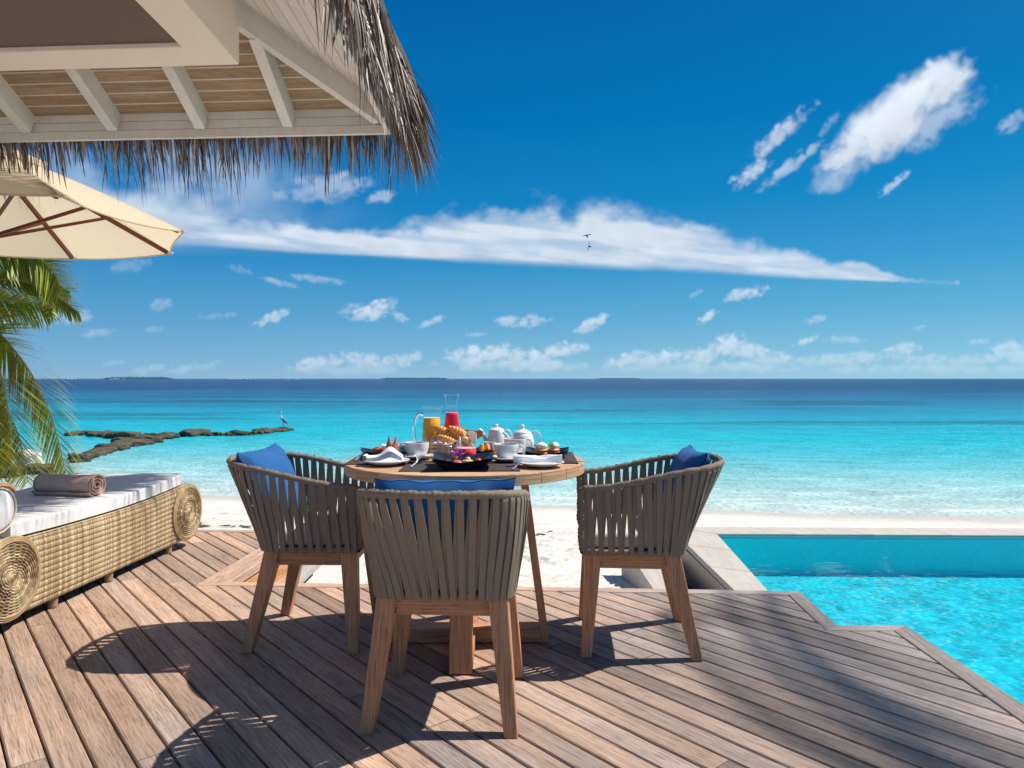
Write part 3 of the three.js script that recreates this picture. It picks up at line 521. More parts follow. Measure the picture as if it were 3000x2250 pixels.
// ------------------------------------------------------------------ parasol over the loungers
{
  const um = thing('patio_umbrella', 'cream canvas parasol with dark wooden ribs beneath the thatched eaves', 'umbrella', [-4.323, -.130, -5.70], -.02);
  um.scale.setScalar(1.12);
  const Rr = 1.40, H0 = 2.20, H1 = 2.80, dark = woodMat([.20, .055, .028], .45), ang = (k) => (36 - 45 * k) * Math.PI / 180;
  const prof = (t) => H1 - (H1 - H0) * (t * .86 + .14 * t * t);                      // slightly domed
  const corner = (k, t, dy = 0) => [Math.cos(ang(k)) * Rr * t, prof(t) + dy, Math.sin(ang(k)) * Rr * t];
  for (let k = 0; k < 8; k++) {
    const panel = sheet(10, 12, (u, v) => {
      const t = .16 + .84 * v, a = corner(k, t), b = corner(k + 1, t), w = 4 * u * (1 - u), s = -.030 * w * v, pull = 1 - .035 * w * v * v;
      return [mix(a[0], b[0], u) * pull, mix(a[1], b[1], u) + s + .004 * Math.sin(u * 40 + v * 9) * v * w, mix(a[2], b[2], u) * pull];
    });
    const pm = part(um, 'canopy_panel', panel, M.canvas);
    part(pm, 'hem', sweep([...Array(9)].map((_, i) => { const u = i / 8, a = corner(k, 1), b = corner(k + 1, 1), w = 4 * u * (1 - u), q = 1 - .035 * w; return [mix(a[0], b[0], u) * q, H0 - .030 * w - .004, mix(a[2], b[2], u) * q]; }), () => .006, 12, 5), M.canvas);
    part(um, 'canopy_panel', sheet(6, 4, (u, v) => { const t = .02 + .30 * v, a = corner(k, t, .05), b = corner(k + 1, t, .05), w = 4 * u * (1 - u); return [mix(a[0], b[0], u) * (1 - .04 * w * v), mix(a[1], b[1], u) - .012 * w * v, mix(a[2], b[2], u) * (1 - .04 * w * v)]; }), M.canvas);
    part(um, 'rib', bar(corner(k, .05, -.025), corner(k, .97, -.022), .022, .034), dark);
    part(um, 'strut', bar([Math.cos(ang(k)) * .06, 2.12, Math.sin(ang(k)) * .06], corner(k, .60, -.055), .018, .024), dark);
    const c = corner(k, .985, -.012); part(um, 'corner_pocket', at(box(.05, .012, .055, .004), c[0], c[1], c[2], 0, -ang(k), 0), M.canvas);
  }
  part(um, 'pole', new THREE.CylinderGeometry(.024, .024, 3.05, 20).translate(0, 1.275, 0), dark);
  part(um, 'hub', lathe([[0, 2.06], [.05, 2.06], [.065, 2.09], [.065, 2.15], [.03, 2.17]], 16), dark);
  part(um, 'finial', lathe([[0, 2.95], [.02, 2.94], [.03, 2.91], [.018, 2.86], [.03, 2.84], [.03, 2.80]], 16), dark);
  part(um, 'base', merge([lathe([[0, .07], [.24, .06], [.27, .03], [.27, 0]], 32), new THREE.CylinderGeometry(.034, .04, .3, 16).translate(0, .2, 0)]).translate(0, -.29, 0), mat([.35, .34, .33], .8));
}
// ------------------------------------------------------------------ strap armchairs (local front = +z)
{
  const rimPlan = [[.243, .224], [.253, .13], [.260, .03], [.261, -.07], [.254, -.165], [.230, -.240], [.180, -.300], [.100, -.334], [0, -.345]];
  const botPlan = [[.214, .224], [.216, .132], [.217, .034], [.217, -.060], [.211, -.122], [.190, -.157], [.140, -.168], [.072, -.170], [0, -.171]];
  const full = (p, y) => { const h = p.map(([x, z], i) => V(x, y(z), z)); return new THREE.CatmullRomCurve3([...h, ...h.slice(0, -1).reverse().map((v) => V(-v.x, v.y, v.z))]); };
  const rim = full(rimPlan, (z) => .658 + .083 * sm(.22, -.30, z) * 1), bot = full(botPlan, () => .412);
  rim.points.forEach((p) => { p.y = .658 + .083 * (1 - sm(-.30, .24, p.z)) + .010 * sm(-.23, -.345, p.z); });
  const N = 41;
  const makeChair = () => {
    const ch = thing('armchair', '', 'chair', [0, 0, 0], 0, 'taupe strap armchairs round the breakfast table');
    // wrapped tube: back rim, front posts, base ring
    const wrap = (n, r) => (t) => { const q = (t * n) % 1; return r + .0022 * Math.pow(Math.sin(Math.PI * q), .35) + .0012 * Math.sin(t * n * 1.7); };
    const pts = rim.getPoints(60), bp = bot.getPoints(48);
    const fr = part(ch, 'frame', sweep(pts.map((p) => [p.x, p.y, p.z]), wrap(N * 2, .0105), 330, 10), M.strap);
    part(fr, 'base_tube', sweep(bp.map((p) => [p.x, p.y - .006, p.z]), wrap(N * 2, .011), 250, 8), M.strap);
    for (const s of [0, 1]) { const a = rim.getPoint(s), b = bot.getPoint(s), k = s ? -1 : 1; part(fr, 'arm_post', sweep([[a.x - .004 * k, a.y - .001, a.z - .004], [a.x, a.y - .012, a.z + .006], [a.x - .004 * k, a.y - .06, a.z + .006], [mix(a.x, b.x, .5), (a.y + b.y) / 2, a.z + .005], [b.x, b.y + .03, b.z + .005], [b.x - .002 * k, b.y - .004, b.z - .006]], wrap(15, .0105), 90, 10), M.strap); }
    part(fr, 'front_tube', sweep([[-.212, .406, .224], [-.1, .406, .226], [.1, .406, .226], [.212, .406, .224]], wrap(22, .011), 90, 8), M.strap);
    // straps: two leave each turn of the rim and part towards the base
    const R = rng(3);
    for (let i = 0; i < N; i++) for (const lay of [0, 1]) {
      const s = (i + .5) / N, b = Math.min(.992, Math.max(.008, s + (lay ? .5 : -.5) / N + (R() - .5) * .006)), off = lay ? .0125 : .0075, jig = (R() - .5) * .012, s2 = Math.min(.995, Math.max(.005, s + (lay ? .05 : -.05) / N));
      const A = rim.getPoint(s2), B = bot.getPoint(b), ta = rim.getTangent(s2).setY(0).normalize(), tb = bot.getTangent(b).setY(0).normalize(), na = V(-ta.z, 0, ta.x), nb = V(-tb.z, 0, tb.x);
      if (na.dot(V(A.x, 0, A.z + .05)) < 0) na.negate(); if (nb.dot(V(B.x, 0, B.z)) < 0) nb.negate();
      const w = .0094 + R() * .0012, th = .0016, tw = (R() - .5) * .5, P = [], I = [], U = [], n = 7;
      for (let k = 0; k <= n; k++) {
        const t = [0, .02, .06, .2, .4, .6, .8, 1][k], p = A.clone().lerp(B, t), wd = ta.clone().lerp(tb, t).normalize(), nn = na.clone().lerp(nb, t).normalize(), bow = off + (.004 + jig * .4) * Math.sin(Math.PI * t);
        p.addScaledVector(nn, k === 0 ? .001 : k === 1 ? .0085 : bow); p.y += k === 0 ? .0128 : k === 1 ? .0100 : k === n ? -.014 : 0;
        wd.addScaledVector(nn, tw * Math.sin(Math.PI * t)).normalize();
        for (const [x, y] of [[-1, -1], [1, -1], [1, 1], [-1, 1]]) { const q = p.clone().addScaledVector(wd, x * w).addScaledVector(nn, y * th); P.push(q.x, q.y, q.z); U.push((x + 1) * .01, t * .3 + y * .003); }
        if (k) for (let e = 0; e < 4; e++) { const a = (k - 1) * 4 + e, c = (k - 1) * 4 + (e + 1) % 4; I.push(a, c, a + 4, c, c + 4, a + 4); }
      }
      let g = new THREE.BufferGeometry(); g.setAttribute('position', new THREE.Float32BufferAttribute(P, 3)); g.setAttribute('uv', new THREE.Float32BufferAttribute(U, 2)); g.setIndex(I); g = g.toNonIndexed(); g.computeVertexNormals();
      part(ch, 'strap', g, M.strap);
    }
    // seat
    const outline = (k, dz) => new THREE.Shape(bp.map((p) => new THREE.Vector2(p.x * k, -(p.z * k + dz))));
    part(ch, 'seat_base', new THREE.ExtrudeGeometry(outline(.97, 0), { depth: .012, bevelEnabled: false, curveSegments: 6 }).rotateX(-Math.PI / 2).translate(0, .398, 0), mat([.05, .04, .03], .9));
    const cu = new THREE.ExtrudeGeometry(outline(.90, .006), { depth: .022, bevelThickness: .022, bevelSize: .022, bevelSegments: 5, bevelOffset: -.012, curveSegments: 6 }).rotateX(-Math.PI / 2).translate(0, .436, 0);
    part(ch, 'seat_cushion', cu, M.cushion, 'pale seat cushion');
    // wooden underframe
    for (const x of [-1, 1]) for (const z of [-1, 1]) {
      const T0 = [x * .176, .398, z > 0 ? .182 : -.124], B0 = [x * .222, 0, z > 0 ? .212 : -.214];
      const g = deform(box(.052, .398, .052, .004, 'y'), (v) => { const t = .5 - v.y / .398, w = mix(1.22, .80, t); v.x = v.x * w + mix(T0[0], B0[0], t); v.z = v.z * w + mix(T0[2], B0[2], t); v.y = .398 * (1 - t); });
      part(ch, 'leg', metric(g, 'y', R() * 3, R()), M.teak);
    }
    part(ch, 'apron', at(box(.30, .056, .026, .003, 'x'), 0, .366, -.130), M.teak);
    part(ch, 'apron', at(box(.30, .056, .026, .003, 'x'), 0, .366, .186), M.teak);
    for (const s of [-1, 1]) part(ch, 'apron', at(box(.026, .056, .258, .003, 'z'), s * .180, .366, .029), M.teak);
    return ch;
  };
  const c0 = makeChair(), G = 'taupe strap armchairs round the breakfast table';
  put(c0, [-.212, 0, -2.352], Math.PI - .055); c0.userData.label = 'strap armchair with its back to the viewer, blue pillow top showing over its rim';
  copy(c0, 'strap armchair on the lounger side of the table, facing the pool', [-.832, 0, -2.998], Math.PI / 2 - .02);
  copy(c0, 'strap armchair on the pool side of the table, facing the lounger', [.518, 0, -2.942], -Math.PI / 2 - .078);

  // throw pillows
  const pillow = (w, h, t, seed) => {
    const f = (k) => (u, v) => { const a = u * 2 - 1, b = v * 2 - 1, e = Math.pow(Math.max(0, (1 - a * a * a * a) * (1 - b * b * b * b)), .55), cr = .008 * (fbm(u * 4 + seed, v * 4, 3) - .5) * e + .004 * Math.sin((Math.abs(a) + Math.abs(b)) * 13) * (1 - e) * 1.2; return [a * w / 2 * (1 - .075 * (1 - b * b)), b * h / 2 * (1 - .085 * (1 - a * a)), k * (t / 2 * e + .002) + cr]; };
    const a = sheet(26, 22, f(1)), b = sheet(26, 22, f(-1));
    return merge([a, b]);
  };
  const P = (label, pos, turn, lean, w, h, t, s, roll = 0) => { const g = pillow(w, h, t, s).rotateZ(roll).rotateX(lean); return solo('throw_pillow', label, 'pillow', g, M.blue, pos, turn, 'blue pillows on the armchairs'); };
  P('blue pillow in the armchair that turns its back to the viewer', [-.205, .632, -2.352 + .150], Math.PI + .03, -.46, .430, .335, .11, 2);
  P('blue pillow in the armchair beside the lounger', [-.832 - .186, .642, -2.998], Math.PI / 2 - .03, -.46, .420, .335, .11, 9);
  P('blue pillow in the armchair beside the pool', [.512 + .196, .644, -2.935], -Math.PI / 2 - .10, -.46, .420, .335, .11, 14, .03);
}

// ------------------------------------------------------------------ round table
const TX = -.192, TZ = -2.905, TOP = .75;
{
  const tb = thing('round_table', 'round slatted teak table set for breakfast among three armchairs', 'table', [TX, 0, TZ], .012);
  const r = .490, n = 10, pw = 2 * r / n, th = .042, gap = .0022;
  for (let i = 0; i < n; i++) {
    const z0 = -r + i * pw + gap / 2, z1 = -r + (i + 1) * pw - gap / 2, s = new THREE.Shape(), m = 14, X = (z) => Math.sqrt(Math.max(0, r * r - z * z)), pts = [];
    for (let k = 0; k <= m; k++) { const z = mix(z0, z1, k / m); pts.push([X(z), z]); }
    for (let k = m; k >= 0; k--) { const z = mix(z0, z1, k / m); pts.push([-X(z), z]); }
    s.setFromPoints(pts.map(([x, z]) => new THREE.Vector2(x, -z)));
    const g = new THREE.ExtrudeGeometry(s, { depth: th - .004, bevelThickness: .002, bevelSize: .002, bevelSegments: 1, bevelOffset: -.002 }).rotateX(-Math.PI / 2).translate(0, TOP - th + .002, 0);
    part(tb, 'tabletop_plank', metric(g, 'x', i * .61, i * .23), i % 3 ? M.teakTop : woodMat([.76, .49, .30], .6));
  }
  for (const [a, off] of [[0, 0], [1, 0], [2, 0], [3, 0]]) {
    const t = a * Math.PI / 2, dx = Math.sin(t), dz = Math.cos(t);
    const g = deform(box(.086, .704, .032, .003, 'y'), (v) => { const k = .5 - v.y / .704; v.y = .704 * (1 - k) + .004; v.z += mix(.236, .330, k); }).rotateY(t);
    part(tb, 'leg', g, M.teak);
    part(tb, 'top_rail', at(box(.05, .04, .235, .003, 'z'), dx * .125, .688, dz * .125, 0, t), M.teak);
  }
  part(tb, 'cross_bar', at(box(.626, .056, .086, .003, 'x'), 0, .034, 0), M.teak);
  for (const s of [-1, 1]) part(tb, 'cross_bar', at(box(.086, .055, .266, .003, 'z'), 0, .0335, s * .178), M.teak);
}
// ------------------------------------------------------------------ breakfast on the table
{
  const Y = TOP + .001, MATY = Y + .003;
  // woven place mats
  const matM = mat([.060, .043, .040], .8, { bumpMap: rep(T.fabric, 6, 4.5), bumpScale: .0012, map: rep(tex(128, 128, (u, v) => { const a = Math.floor(u * 32), b = Math.floor(v * 16), k = .7 + .45 * hash2(a, b) * ((a + b) % 2 ? 1 : .7); return [k, k * .95, k * .95]; }), 3, 3) });
  const pm = (label, x, z, turn, w = .44) => solo('place_mat', label, 'place mat', new RoundedBoxGeometry(w, .003, .30, 1, .001), matM, [x, Y + .0012, z], turn, 'dark woven place mats');
  pm('dark woven place mat in front of the chair that turns its back', -.192, -2.675, .015);
  pm('dark woven place mat under the plate of stacked egg buns', .118, -2.975, Math.PI / 2 - .03, .44);
  pm('dark woven place mat under the plate with figs and sausage', -.512, -2.945, Math.PI / 2 + .03, .44);
  pm('dark woven place mat under the plate of orange wedges', -.185, -3.185, 0);

  // square black stoneware plates with upturned corners
  const plateGeo = (s, h) => {
    const top = (k) => (u, v) => { const a = u * 2 - 1, b = v * 2 - 1, r = Math.max(Math.abs(a), Math.abs(b)), c = Math.abs(a * b), rim = sm(.42, 1, r); const y = k + h * (rim * (.55 + .55 * c) + .05 * Math.sin(a * 4) * rim * (1 - c)); const q = 1 - .05 * (1 - c) * rim; return [a * s / 2 * q, y, b * s / 2 * q]; };
    const foot = (u, v) => { const [x, y, z] = top(0)(u, v), f = .90; const a = u * 2 - 1, b = v * 2 - 1, r = Math.max(Math.abs(a), Math.abs(b)); return [x * (r > .5 ? mix(.8, 1, sm(.5, 1, r)) : .8), r < .55 ? 0 : y - .006 - .010 * (1 - sm(.6, 1, r)) + .004, z * (r > .5 ? mix(.8, 1, sm(.5, 1, r)) : .8)]; };
    return merge([sheet(28, 28, top(.007)), sheet(28, 28, foot)]);
  };
  const pg = plateGeo(.205, .031);
  const plate = (label, x, z, turn, s = 1) => { const o = solo('black_plate', label, 'plate', pg, M.black, [x, MATY, z], turn, 'square black plates with raised corners'); o.scale.setScalar(s); return o; };
  plate('square black plate with purple flower, melon and cherry tomato', -.184, -2.630, .06, 1.14);
  plate('square black plate with figs and glazed sausages beside the coffee cup', -.535, -2.95, .35, .90);
  plate('square black plate with two stacked egg buns', .142, -2.945, -.12, .92);
  plate('square black plate with orange wedges behind the pink juice tumbler', -.150, -3.06, .2, .86);

  // white plates, saucers and cups
  const disc = (r, h) => lathe([[0, .004], [r * .55, .004], [r * .62, .005], [r * .86, h * .72], [r, h], [r * 1.005, h + .0015], [r * .985, h + .003], [r * .84, h * .72 + .003], [r * .6, .0085], [0, .0075]], 56);
  const bp = disc(.090, .019), sc = disc(.072, .017);
  solo('side_plate', 'white side plate with a folded white napkin near the fork', 'plate', bp, M.china, [-.487, Y, -2.715], 0, 'white side plates');
  solo('side_plate', 'white side plate with a rolled white napkin by the egg buns', 'plate', bp, M.china, [.108, Y, -2.655], 0, 'white side plates');
  solo('saucer', 'white saucer under the coffee cup beside the jar', 'saucer', sc, M.china, [-.398, Y, -2.905], 0, 'white saucers');
  solo('saucer', 'white saucer under the coffee cup beside the egg buns', 'saucer', sc, M.china, [-.020, Y + .002, -2.805], 0, 'white saucers');
  solo('saucer', 'white saucer under the tea cup in front of the round teapot', 'saucer', sc, M.china, [.028, Y, -3.075], 0, 'white saucers');
  const coffee = mat([.10, .05, .025], .15), tea = mat([.22, .09, .03], .12);
  const cupGeo = lathe([[0, .004], [.024, .004], [.026, 0], [.029, 0], [.030, .005], [.040, .016], [.047, .034], [.0495, .052], [.0500, .062], [.0495, .0635], [.0485, .062], [.0475, .050], [.044, .032], [.036, .016], [0, .010]], 48);
  const handle = (r, y, s) => sweep([[r * .90, y + .022, 0], [r + .012, y + .026, 0], [r + .026, y + .014, 0], [r + .024, y - .010, 0], [r + .008, y - .022, 0], [r * .80, y - .022, 0]], (t) => s * (1 - .2 * Math.sin(Math.PI * t)), 26, 10);
  const cup = (label, x, y, z, turn, m) => { const c = thing('cup', label, 'cup', [x, y, z], turn, 'white cups'); part(c, 'bowl', cupGeo, M.china); part(c, 'handle', handle(.046, .034, .0048), M.china); part(c, 'drink', new THREE.CircleGeometry(.0475, 40).rotateX(-Math.PI / 2).translate(0, .053, 0), m); return c; };
  cup('white cup of coffee with its handle towards the figs', -.394, Y + .008, -2.905, Math.PI + .12, coffee);
  cup('white cup of coffee beside the egg buns, handle towards them', -.022, Y + .010, -2.805, -.25, coffee);
  cup('white cup in front of the round teapot', .014, Y + .008, -3.085, -.1, tea);

  // jug of orange juice
  {
    const j = thing('juice_jug', 'glass jug with a thick handle holding orange juice', 'jug', [-.362, Y, -3.150]);
    const g = deform(lathe([[.001, .004], [.040, .004], [.0432, .010], [.0430, .05], [.0405, .12], [.0372, .175], [.0360, .200], [.0368, .2085]], 56), (v) => { const k = sm(.165, .208, v.y) * Math.exp(-(((Math.atan2(v.z, v.x)) / .32) ** 2)); v.x += .013 * k; v.y += .003 * k; });
    part(j, 'glass_body', g, M.glass);
    part(j, 'rim', deform(new THREE.TorusGeometry(.0368, .0017, 8, 56).rotateX(Math.PI / 2).translate(0, .2085, 0), (v) => { const k = Math.exp(-(((Math.atan2(v.z, v.x)) / .32) ** 2)); v.x += .013 * k; v.y += .003 * k; }), M.glass);
    part(j, 'orange_juice', lathe([[0, .008], [.0385, .008], [.0415, .013], [.0413, .05], [.0388, .12], [.0365, .156], [0, .156]], 48), mat([1, .42, .002], .5, { specularIntensity: .2 }));
    part(j, 'foam', lathe([[0, .161], [.0364, .160], [.0366, .156], [0, .156]], 40), mat([.95, .66, .18], .6));
    part(j, 'handle', sweep([[-.036, .172, 0], [-.052, .176, 0], [-.068, .164, 0], [-.077, .138, 0], [-.078, .09, 0], [-.072, .05, 0], [-.056, .036, 0], [-.041, .044, 0]], () => .0075, 44, 14), mat([.93, .97, .98], 0, { transmission: 1, thickness: .02, ior: 1.46 }));
  }
  // carafe of red juice
  {
    const j = thing('carafe', 'waisted glass carafe half full of red juice', 'carafe', [-.276, Y, -3.205]);
    part(j, 'glass_body', lathe([[.001, .004], [.040, .004], [.0432, .010], [.0432, .04], [.040, .09], [.034, .140], [.0272, .185], [.0248, .205], [.0262, .222], [.0300, .245], [.0338, .262]], 56), M.glass);
    part(j, 'rim', new THREE.TorusGeometry(.0338, .0017, 8, 56).rotateX(Math.PI / 2).translate(0, .262, 0), M.glass);
    part(j, 'red_juice', lathe([[0, .008], [.039, .008], [.0418, .013], [.0418, .04], [.0386, .09], [.0326, .140], [.0282, .170], [.0274, .177], [0, .177]], 48), mat([.88, .002, .03], .5, { specularIntensity: .2 }));
    part(j, 'foam', lathe([[0, .181], [.0268, .180], [.0273, .177], [0, .177]], 40), mat([.90, .22, .24], .6));
  }
  // clip-lid jar
  {
    const j = thing('storage_jar', 'clip lid glass jar of white yoghurt beside the pink juice', 'jar', [-.290, Y, -2.835], .3);
    part(j, 'glass_body', lathe([[.001, .003], [.035, .003], [.0385, .008], [.0395, .03], [.0385, .052], [.0345, .060], [.0345, .066]], 48), M.glass);
    part(j, 'glass_lid', lathe([[.0365, .072], [.0375, .078], [.034, .084], [.026, .089], [.001, .091]], 48), M.glass);
    part(j, 'seal', new THREE.TorusGeometry(.0362, .003, 10, 48).rotateX(Math.PI / 2).translate(0, .069, 0), mat([.55, .30, .17], .5));
    part(j, 'yoghurt', deform(lathe([[0, .005], [.034, .005], [.0372, .010], [.038, .026], [0, .027]], 40), (v) => { if (v.y > .02) v.y += .004 * Math.sin(v.x * 90) * Math.cos(v.z * 80); }), mat([.85, .84, .80], .5));
    const wire = (p) => sweep(p, () => .0011, 40, 6);
    part(j, 'wire_clip', merge([new THREE.TorusGeometry(.0372, .0011, 6, 48).rotateX(Math.PI / 2).translate(0, .0755, 0), new THREE.TorusGeometry(.0362, .0011, 6, 48).rotateX(Math.PI / 2).translate(0, .0625, 0), wire([[.037, .0625, .008], [.046, .055, .009], [.046, .040, .006], [.044, .036, 0], [.046, .040, -.006], [.046, .055, -.009], [.037, .0625, -.008]]), wire([[.038, .0755, .006], [.049, .072, .006], [.047, .055, .004], [.047, .055, -.004], [.049, .072, -.006], [.038, .0755, -.006]]), wire([[-.037, .0755, .006], [-.044, .070, .005], [-.040, .0625, 0], [-.044, .070, -.005], [-.037, .0755, -.006]])]), M.steel);
  }
  // tumblers
  const tumbler = (label, x, z, juice, level, r = .036, h = .082) => {
    const t = thing('tumbler', label, 'glass', [x, Y, z], 0, 'short drinking glasses');
    part(t, 'glass_body', lathe([[.001, .006], [r * .86, .006], [r * .93, .001], [r * .97, .004], [r * 1.02, h * .45], [r * 1.04, h * .75], [r * 1.01, h]], 48), M.glass);
    part(t, 'rim', new THREE.TorusGeometry(r * 1.01, .0010, 6, 48).rotateX(Math.PI / 2).translate(0, h, 0), M.glass);
    if (juice) part(t, 'juice', lathe([[0, .008], [r * .9, .008], [r * .96, .014], [r * .985, h * .45], [r * .99, level], [0, level]], 40), juice);
    return t;
  };
  const pinkJ = mat([.86, .05, .085], .5, { specularIntensity: .2 });
  const tp = tumbler('tumbler of pink juice with pale foam behind the flower plate', -.182, -2.790, pinkJ, .056, .039, .083);
  part(tp, 'foam', lathe([[0, .0605], [.0383, .060], [.0385, .056], [0, .056]], 36), mat([.88, .34, .34], .7));
  tumbler('clear tumbler of orange juice beside the coffee cup and the jug', -.345, -3.03, mat([.92, .40, .015], .35), .030);
  tumbler('clear tumbler of orange juice between the coffee cup and the tea cup', -.045, -2.945, mat([.92, .45, .03], .35), .034);

  // teapots
  const spout = (pts, r0, r1) => sweep(pts, (t) => mix(r0, r1, Math.pow(t, .7)), 20, 14);
  {
    const p = thing('teapot', 'straight sided white teapot with a flat lid', 'teapot', [-.072, Y, -3.215]);
    part(p, 'body', lathe([[0, .003], [.040, .003], [.043, .006], [.0425, .03], [.039, .07], [.0365, .094], [.034, .098], [0, .098]], 48), M.china);
    part(p, 'lid', lathe([[.0352, .098], [.035, .101], [.026, .108], [.009, .112], [.006, .115], [.009, .119], [.0092, .123], [.006, .126], [0, .127]], 40), M.china);
    part(p, 'spout', spout([[-.036, .040, 0], [-.052, .060, 0], [-.066, .092, 0], [-.078, .103, 0]], .0125, .006), M.china);
    part(p, 'handle', handle(.038, .066, .0050).scale(1.05, 1.15, 1).translate(-.001, -.008, 0), M.china);
  }
  {
    const p = thing('teapot', 'round white teapot with a domed lid beside the straight sided one', 'teapot', [.048, Y, -3.17]);
    part(p, 'body', lathe([[0, .002], [.030, .002], [.034, .004], [.048, .018], [.0535, .040], [.052, .060], [.046, .078], [.0395, .088], [0, .089]], 52), M.china);
    part(p, 'lid', lathe([[.040, .087], [.0405, .090], [.036, .097], [.022, .104], [.008, .108], [.0055, .112], [.0085, .117], [.0095, .122], [.0075, .127], [0, .1285]], 44), M.china);
    part(p, 'spout', spout([[-.048, .045, 0], [-.062, .060, 0], [-.076, .080, 0], [-.088, .092, 0]], .0115, .0055), M.china);
    part(p, 'handle', handle(.048, .060, .0052).scale(1.10, 1.25, 1).translate(-.004, -.012, 0), M.china);
  }
  solo('sugar_bowl', 'small white bowl in front of the straight sided teapot', 'bowl', lathe([[0, .003], [.020, .003], [.024, .006], [.0275, .03], [.0285, .052], [.027, .054], [.0255, .03], [.020, .010], [0, .009]], 40), M.china, [-.098, Y, -3.12]);
  solo('ramekin', 'small white ramekin tilted at the edge of the bread basket', 'bowl', lathe([[0, .003], [.022, .003], [.026, .006], [.0285, .04], [.0275, .041], [.024, .01], [0, .008]], 40).rotateX(.5), M.china, [-.178, Y + .062, -3.01]);

  // bread basket and what is in it
  {
    const b = thing('bread_basket', 'low round basket lined with a white napkin, heaped with pastries', 'basket', [-.255, Y, -3.035]);
    const n = 64;
    part(b, 'weave', sheet(n * 2, 30, (u, v) => { const a = -u * 2 * Math.PI, r = .056 + .024 * Math.pow(v, .8) + .0022 * Math.sin(u * n * Math.PI + (Math.floor(v * 10) % 2) * Math.PI) + .0016 * Math.sin(v * 10 * Math.PI * 2); return [Math.cos(a) * r, .002 + v * .055, Math.sin(a) * r]; }, null, true), mat([.34, .20, .09], .7, { side: THREE.DoubleSide }));
    part(b, 'rim', sweep(new THREE.CatmullRomCurve3([...Array(24)].map((_, i) => V(Math.cos(i / 24 * 6.2832) * .081, .058, Math.sin(i / 24 * 6.2832) * .081)), true), (t, a) => .004 + .0012 * Math.sin(t * 150 + a * 6.28), 140, 8), mat([.36, .21, .10], .7));
    part(b, 'bottom', new THREE.CylinderGeometry(.056, .056, .004, 32).translate(0, .004, 0), mat([.30, .18, .08], .8));
    part(b, 'napkin_lining', sheet(48, 10, (u, v) => { const a = -u * 2 * Math.PI, f = Math.sin(u * 6.2832 * 7) * .006 * v + Math.sin(u * 6.2832 * 4 + 1) * .006 * v, r = .02 + .068 * v + f; return [Math.cos(a) * r, .034 + .034 * v + .010 * Math.sin(u * 6.2832 * 4) * v, Math.sin(a) * r]; }, null, true), M.linen, 'white napkin lining');
    const gold = [.80, .31, .04], deep = [.34, .085, .012];
    const cm = new THREE.MeshPhysicalMaterial({ vertexColors: true, roughness: .42, clearcoat: .25, clearcoatRoughness: .4, bumpMap: rep(T.mottle, 2), bumpScale: .003 });
    const croissant = (len, r, bend, seed) => {
      const pts = [...Array(9)].map((_, i) => { const t = i / 8 * 2 - 1; return [t * len / 2, .0 + bend * .25 * (1 - t * t), bend * (1 - t * t)]; });
      const ridge = (t) => { const q = t * 9, f = q - Math.floor(q); return Math.pow(Math.sin(Math.PI * Math.min(1, f * 1.02)), .45); };
      const rad = (t, a) => r * (.16 + .84 * Math.pow(Math.sin(Math.PI * Math.min(.97, Math.max(.03, t))), .8)) * (.80 + .22 * ridge(t + .025 * Math.sin(a * 6.28 + seed)));
      return sweep(pts, rad, 90, 20, true, (u, v) => { const k = ridge(v + .025 * Math.sin(u * 6.28 + seed)), q = Math.min(1, .35 + .6 * k * (.7 + .6 * fbm(u * 5 + seed, v * 14, 3))); return [mix(deep[0], gold[0], q), mix(deep[1], gold[1], q), mix(deep[2], gold[2], q)]; });
    };
    const loaf = (name, label, len, r, bend, seed, pos, rx, ry, rz) => { const o = solo(name, label, 'croissant', croissant(len, r, bend, seed), cm, pos, 0, 'pastries in the bread basket'); o.rotation.set(rx, ry, rz); };
    loaf('croissant', 'golden croissant lying slanted at the jug end of the bread basket', .125, .024, .012, 1, [-.285, Y + .100, -3.015], .2, -.25, -.42);
    loaf('croissant', 'golden croissant standing steeply in the middle of the bread basket', .120, .026, .012, 5, [-.232, Y + .098, -3.02], .3, .5, -.72);
    loaf('croissant', 'small golden pastry at the front of the bread basket above the jar', .110, .018, .010, 8, [-.278, Y + .074, -2.985], .1, -.15, -.30);
    loaf('croissant', 'dark baked pastry end poking out toward the juice jug', .080, .019, .006, 3, [-.315, Y + .090, -3.03], .2, .9, .3);
    const roll = sweep([[-.03, 0, 0], [-.01, .004, 0], [.012, .004, 0], [.03, 0, 0]], (t) => .014 * Math.pow(Math.sin(Math.PI * Math.min(.985, Math.max(.015, t))), .5), 30, 14, true, (u, v) => { const k = .8 + .3 * fbm(u * 5, v * 7, 3); return [.80 * k, .50 * k, .14 * k]; });
    const o = solo('bread_roll', 'small pale yellow bread roll at the edge of the basket', 'bread roll', roll, cm, [-.192, Y + .066, -2.975]); o.rotation.set(0, .3, -.75);
    const slice = (label, s, pos, rot) => { const g = deform(new RoundedBoxGeometry(s, .011, s * .8, 3, .004), (v) => { const t = (v.x / s + .5); v.z *= 1 - .75 * t; }); const q = solo('brown_toast', label, 'toast', paint(g, (x, y, z) => { const k = .7 + .6 * fbm(x * 300, z * 300, 2); return [.38 * k, .17 * k, .055 * k]; }), new THREE.MeshStandardMaterial({ vertexColors: true, roughness: .9 }), pos); q.rotation.set(...rot); };
    slice('brown seeded toast wedge sticking out of the basket towards the teapots', .095, [-.170, Y + .088, -3.055], [1.15, .1, .25]);
    slice('piece of brown toast upright behind the croissants', .07, [-.225, Y + .105, -3.075], [1.3, .3, 1.2]);
  }

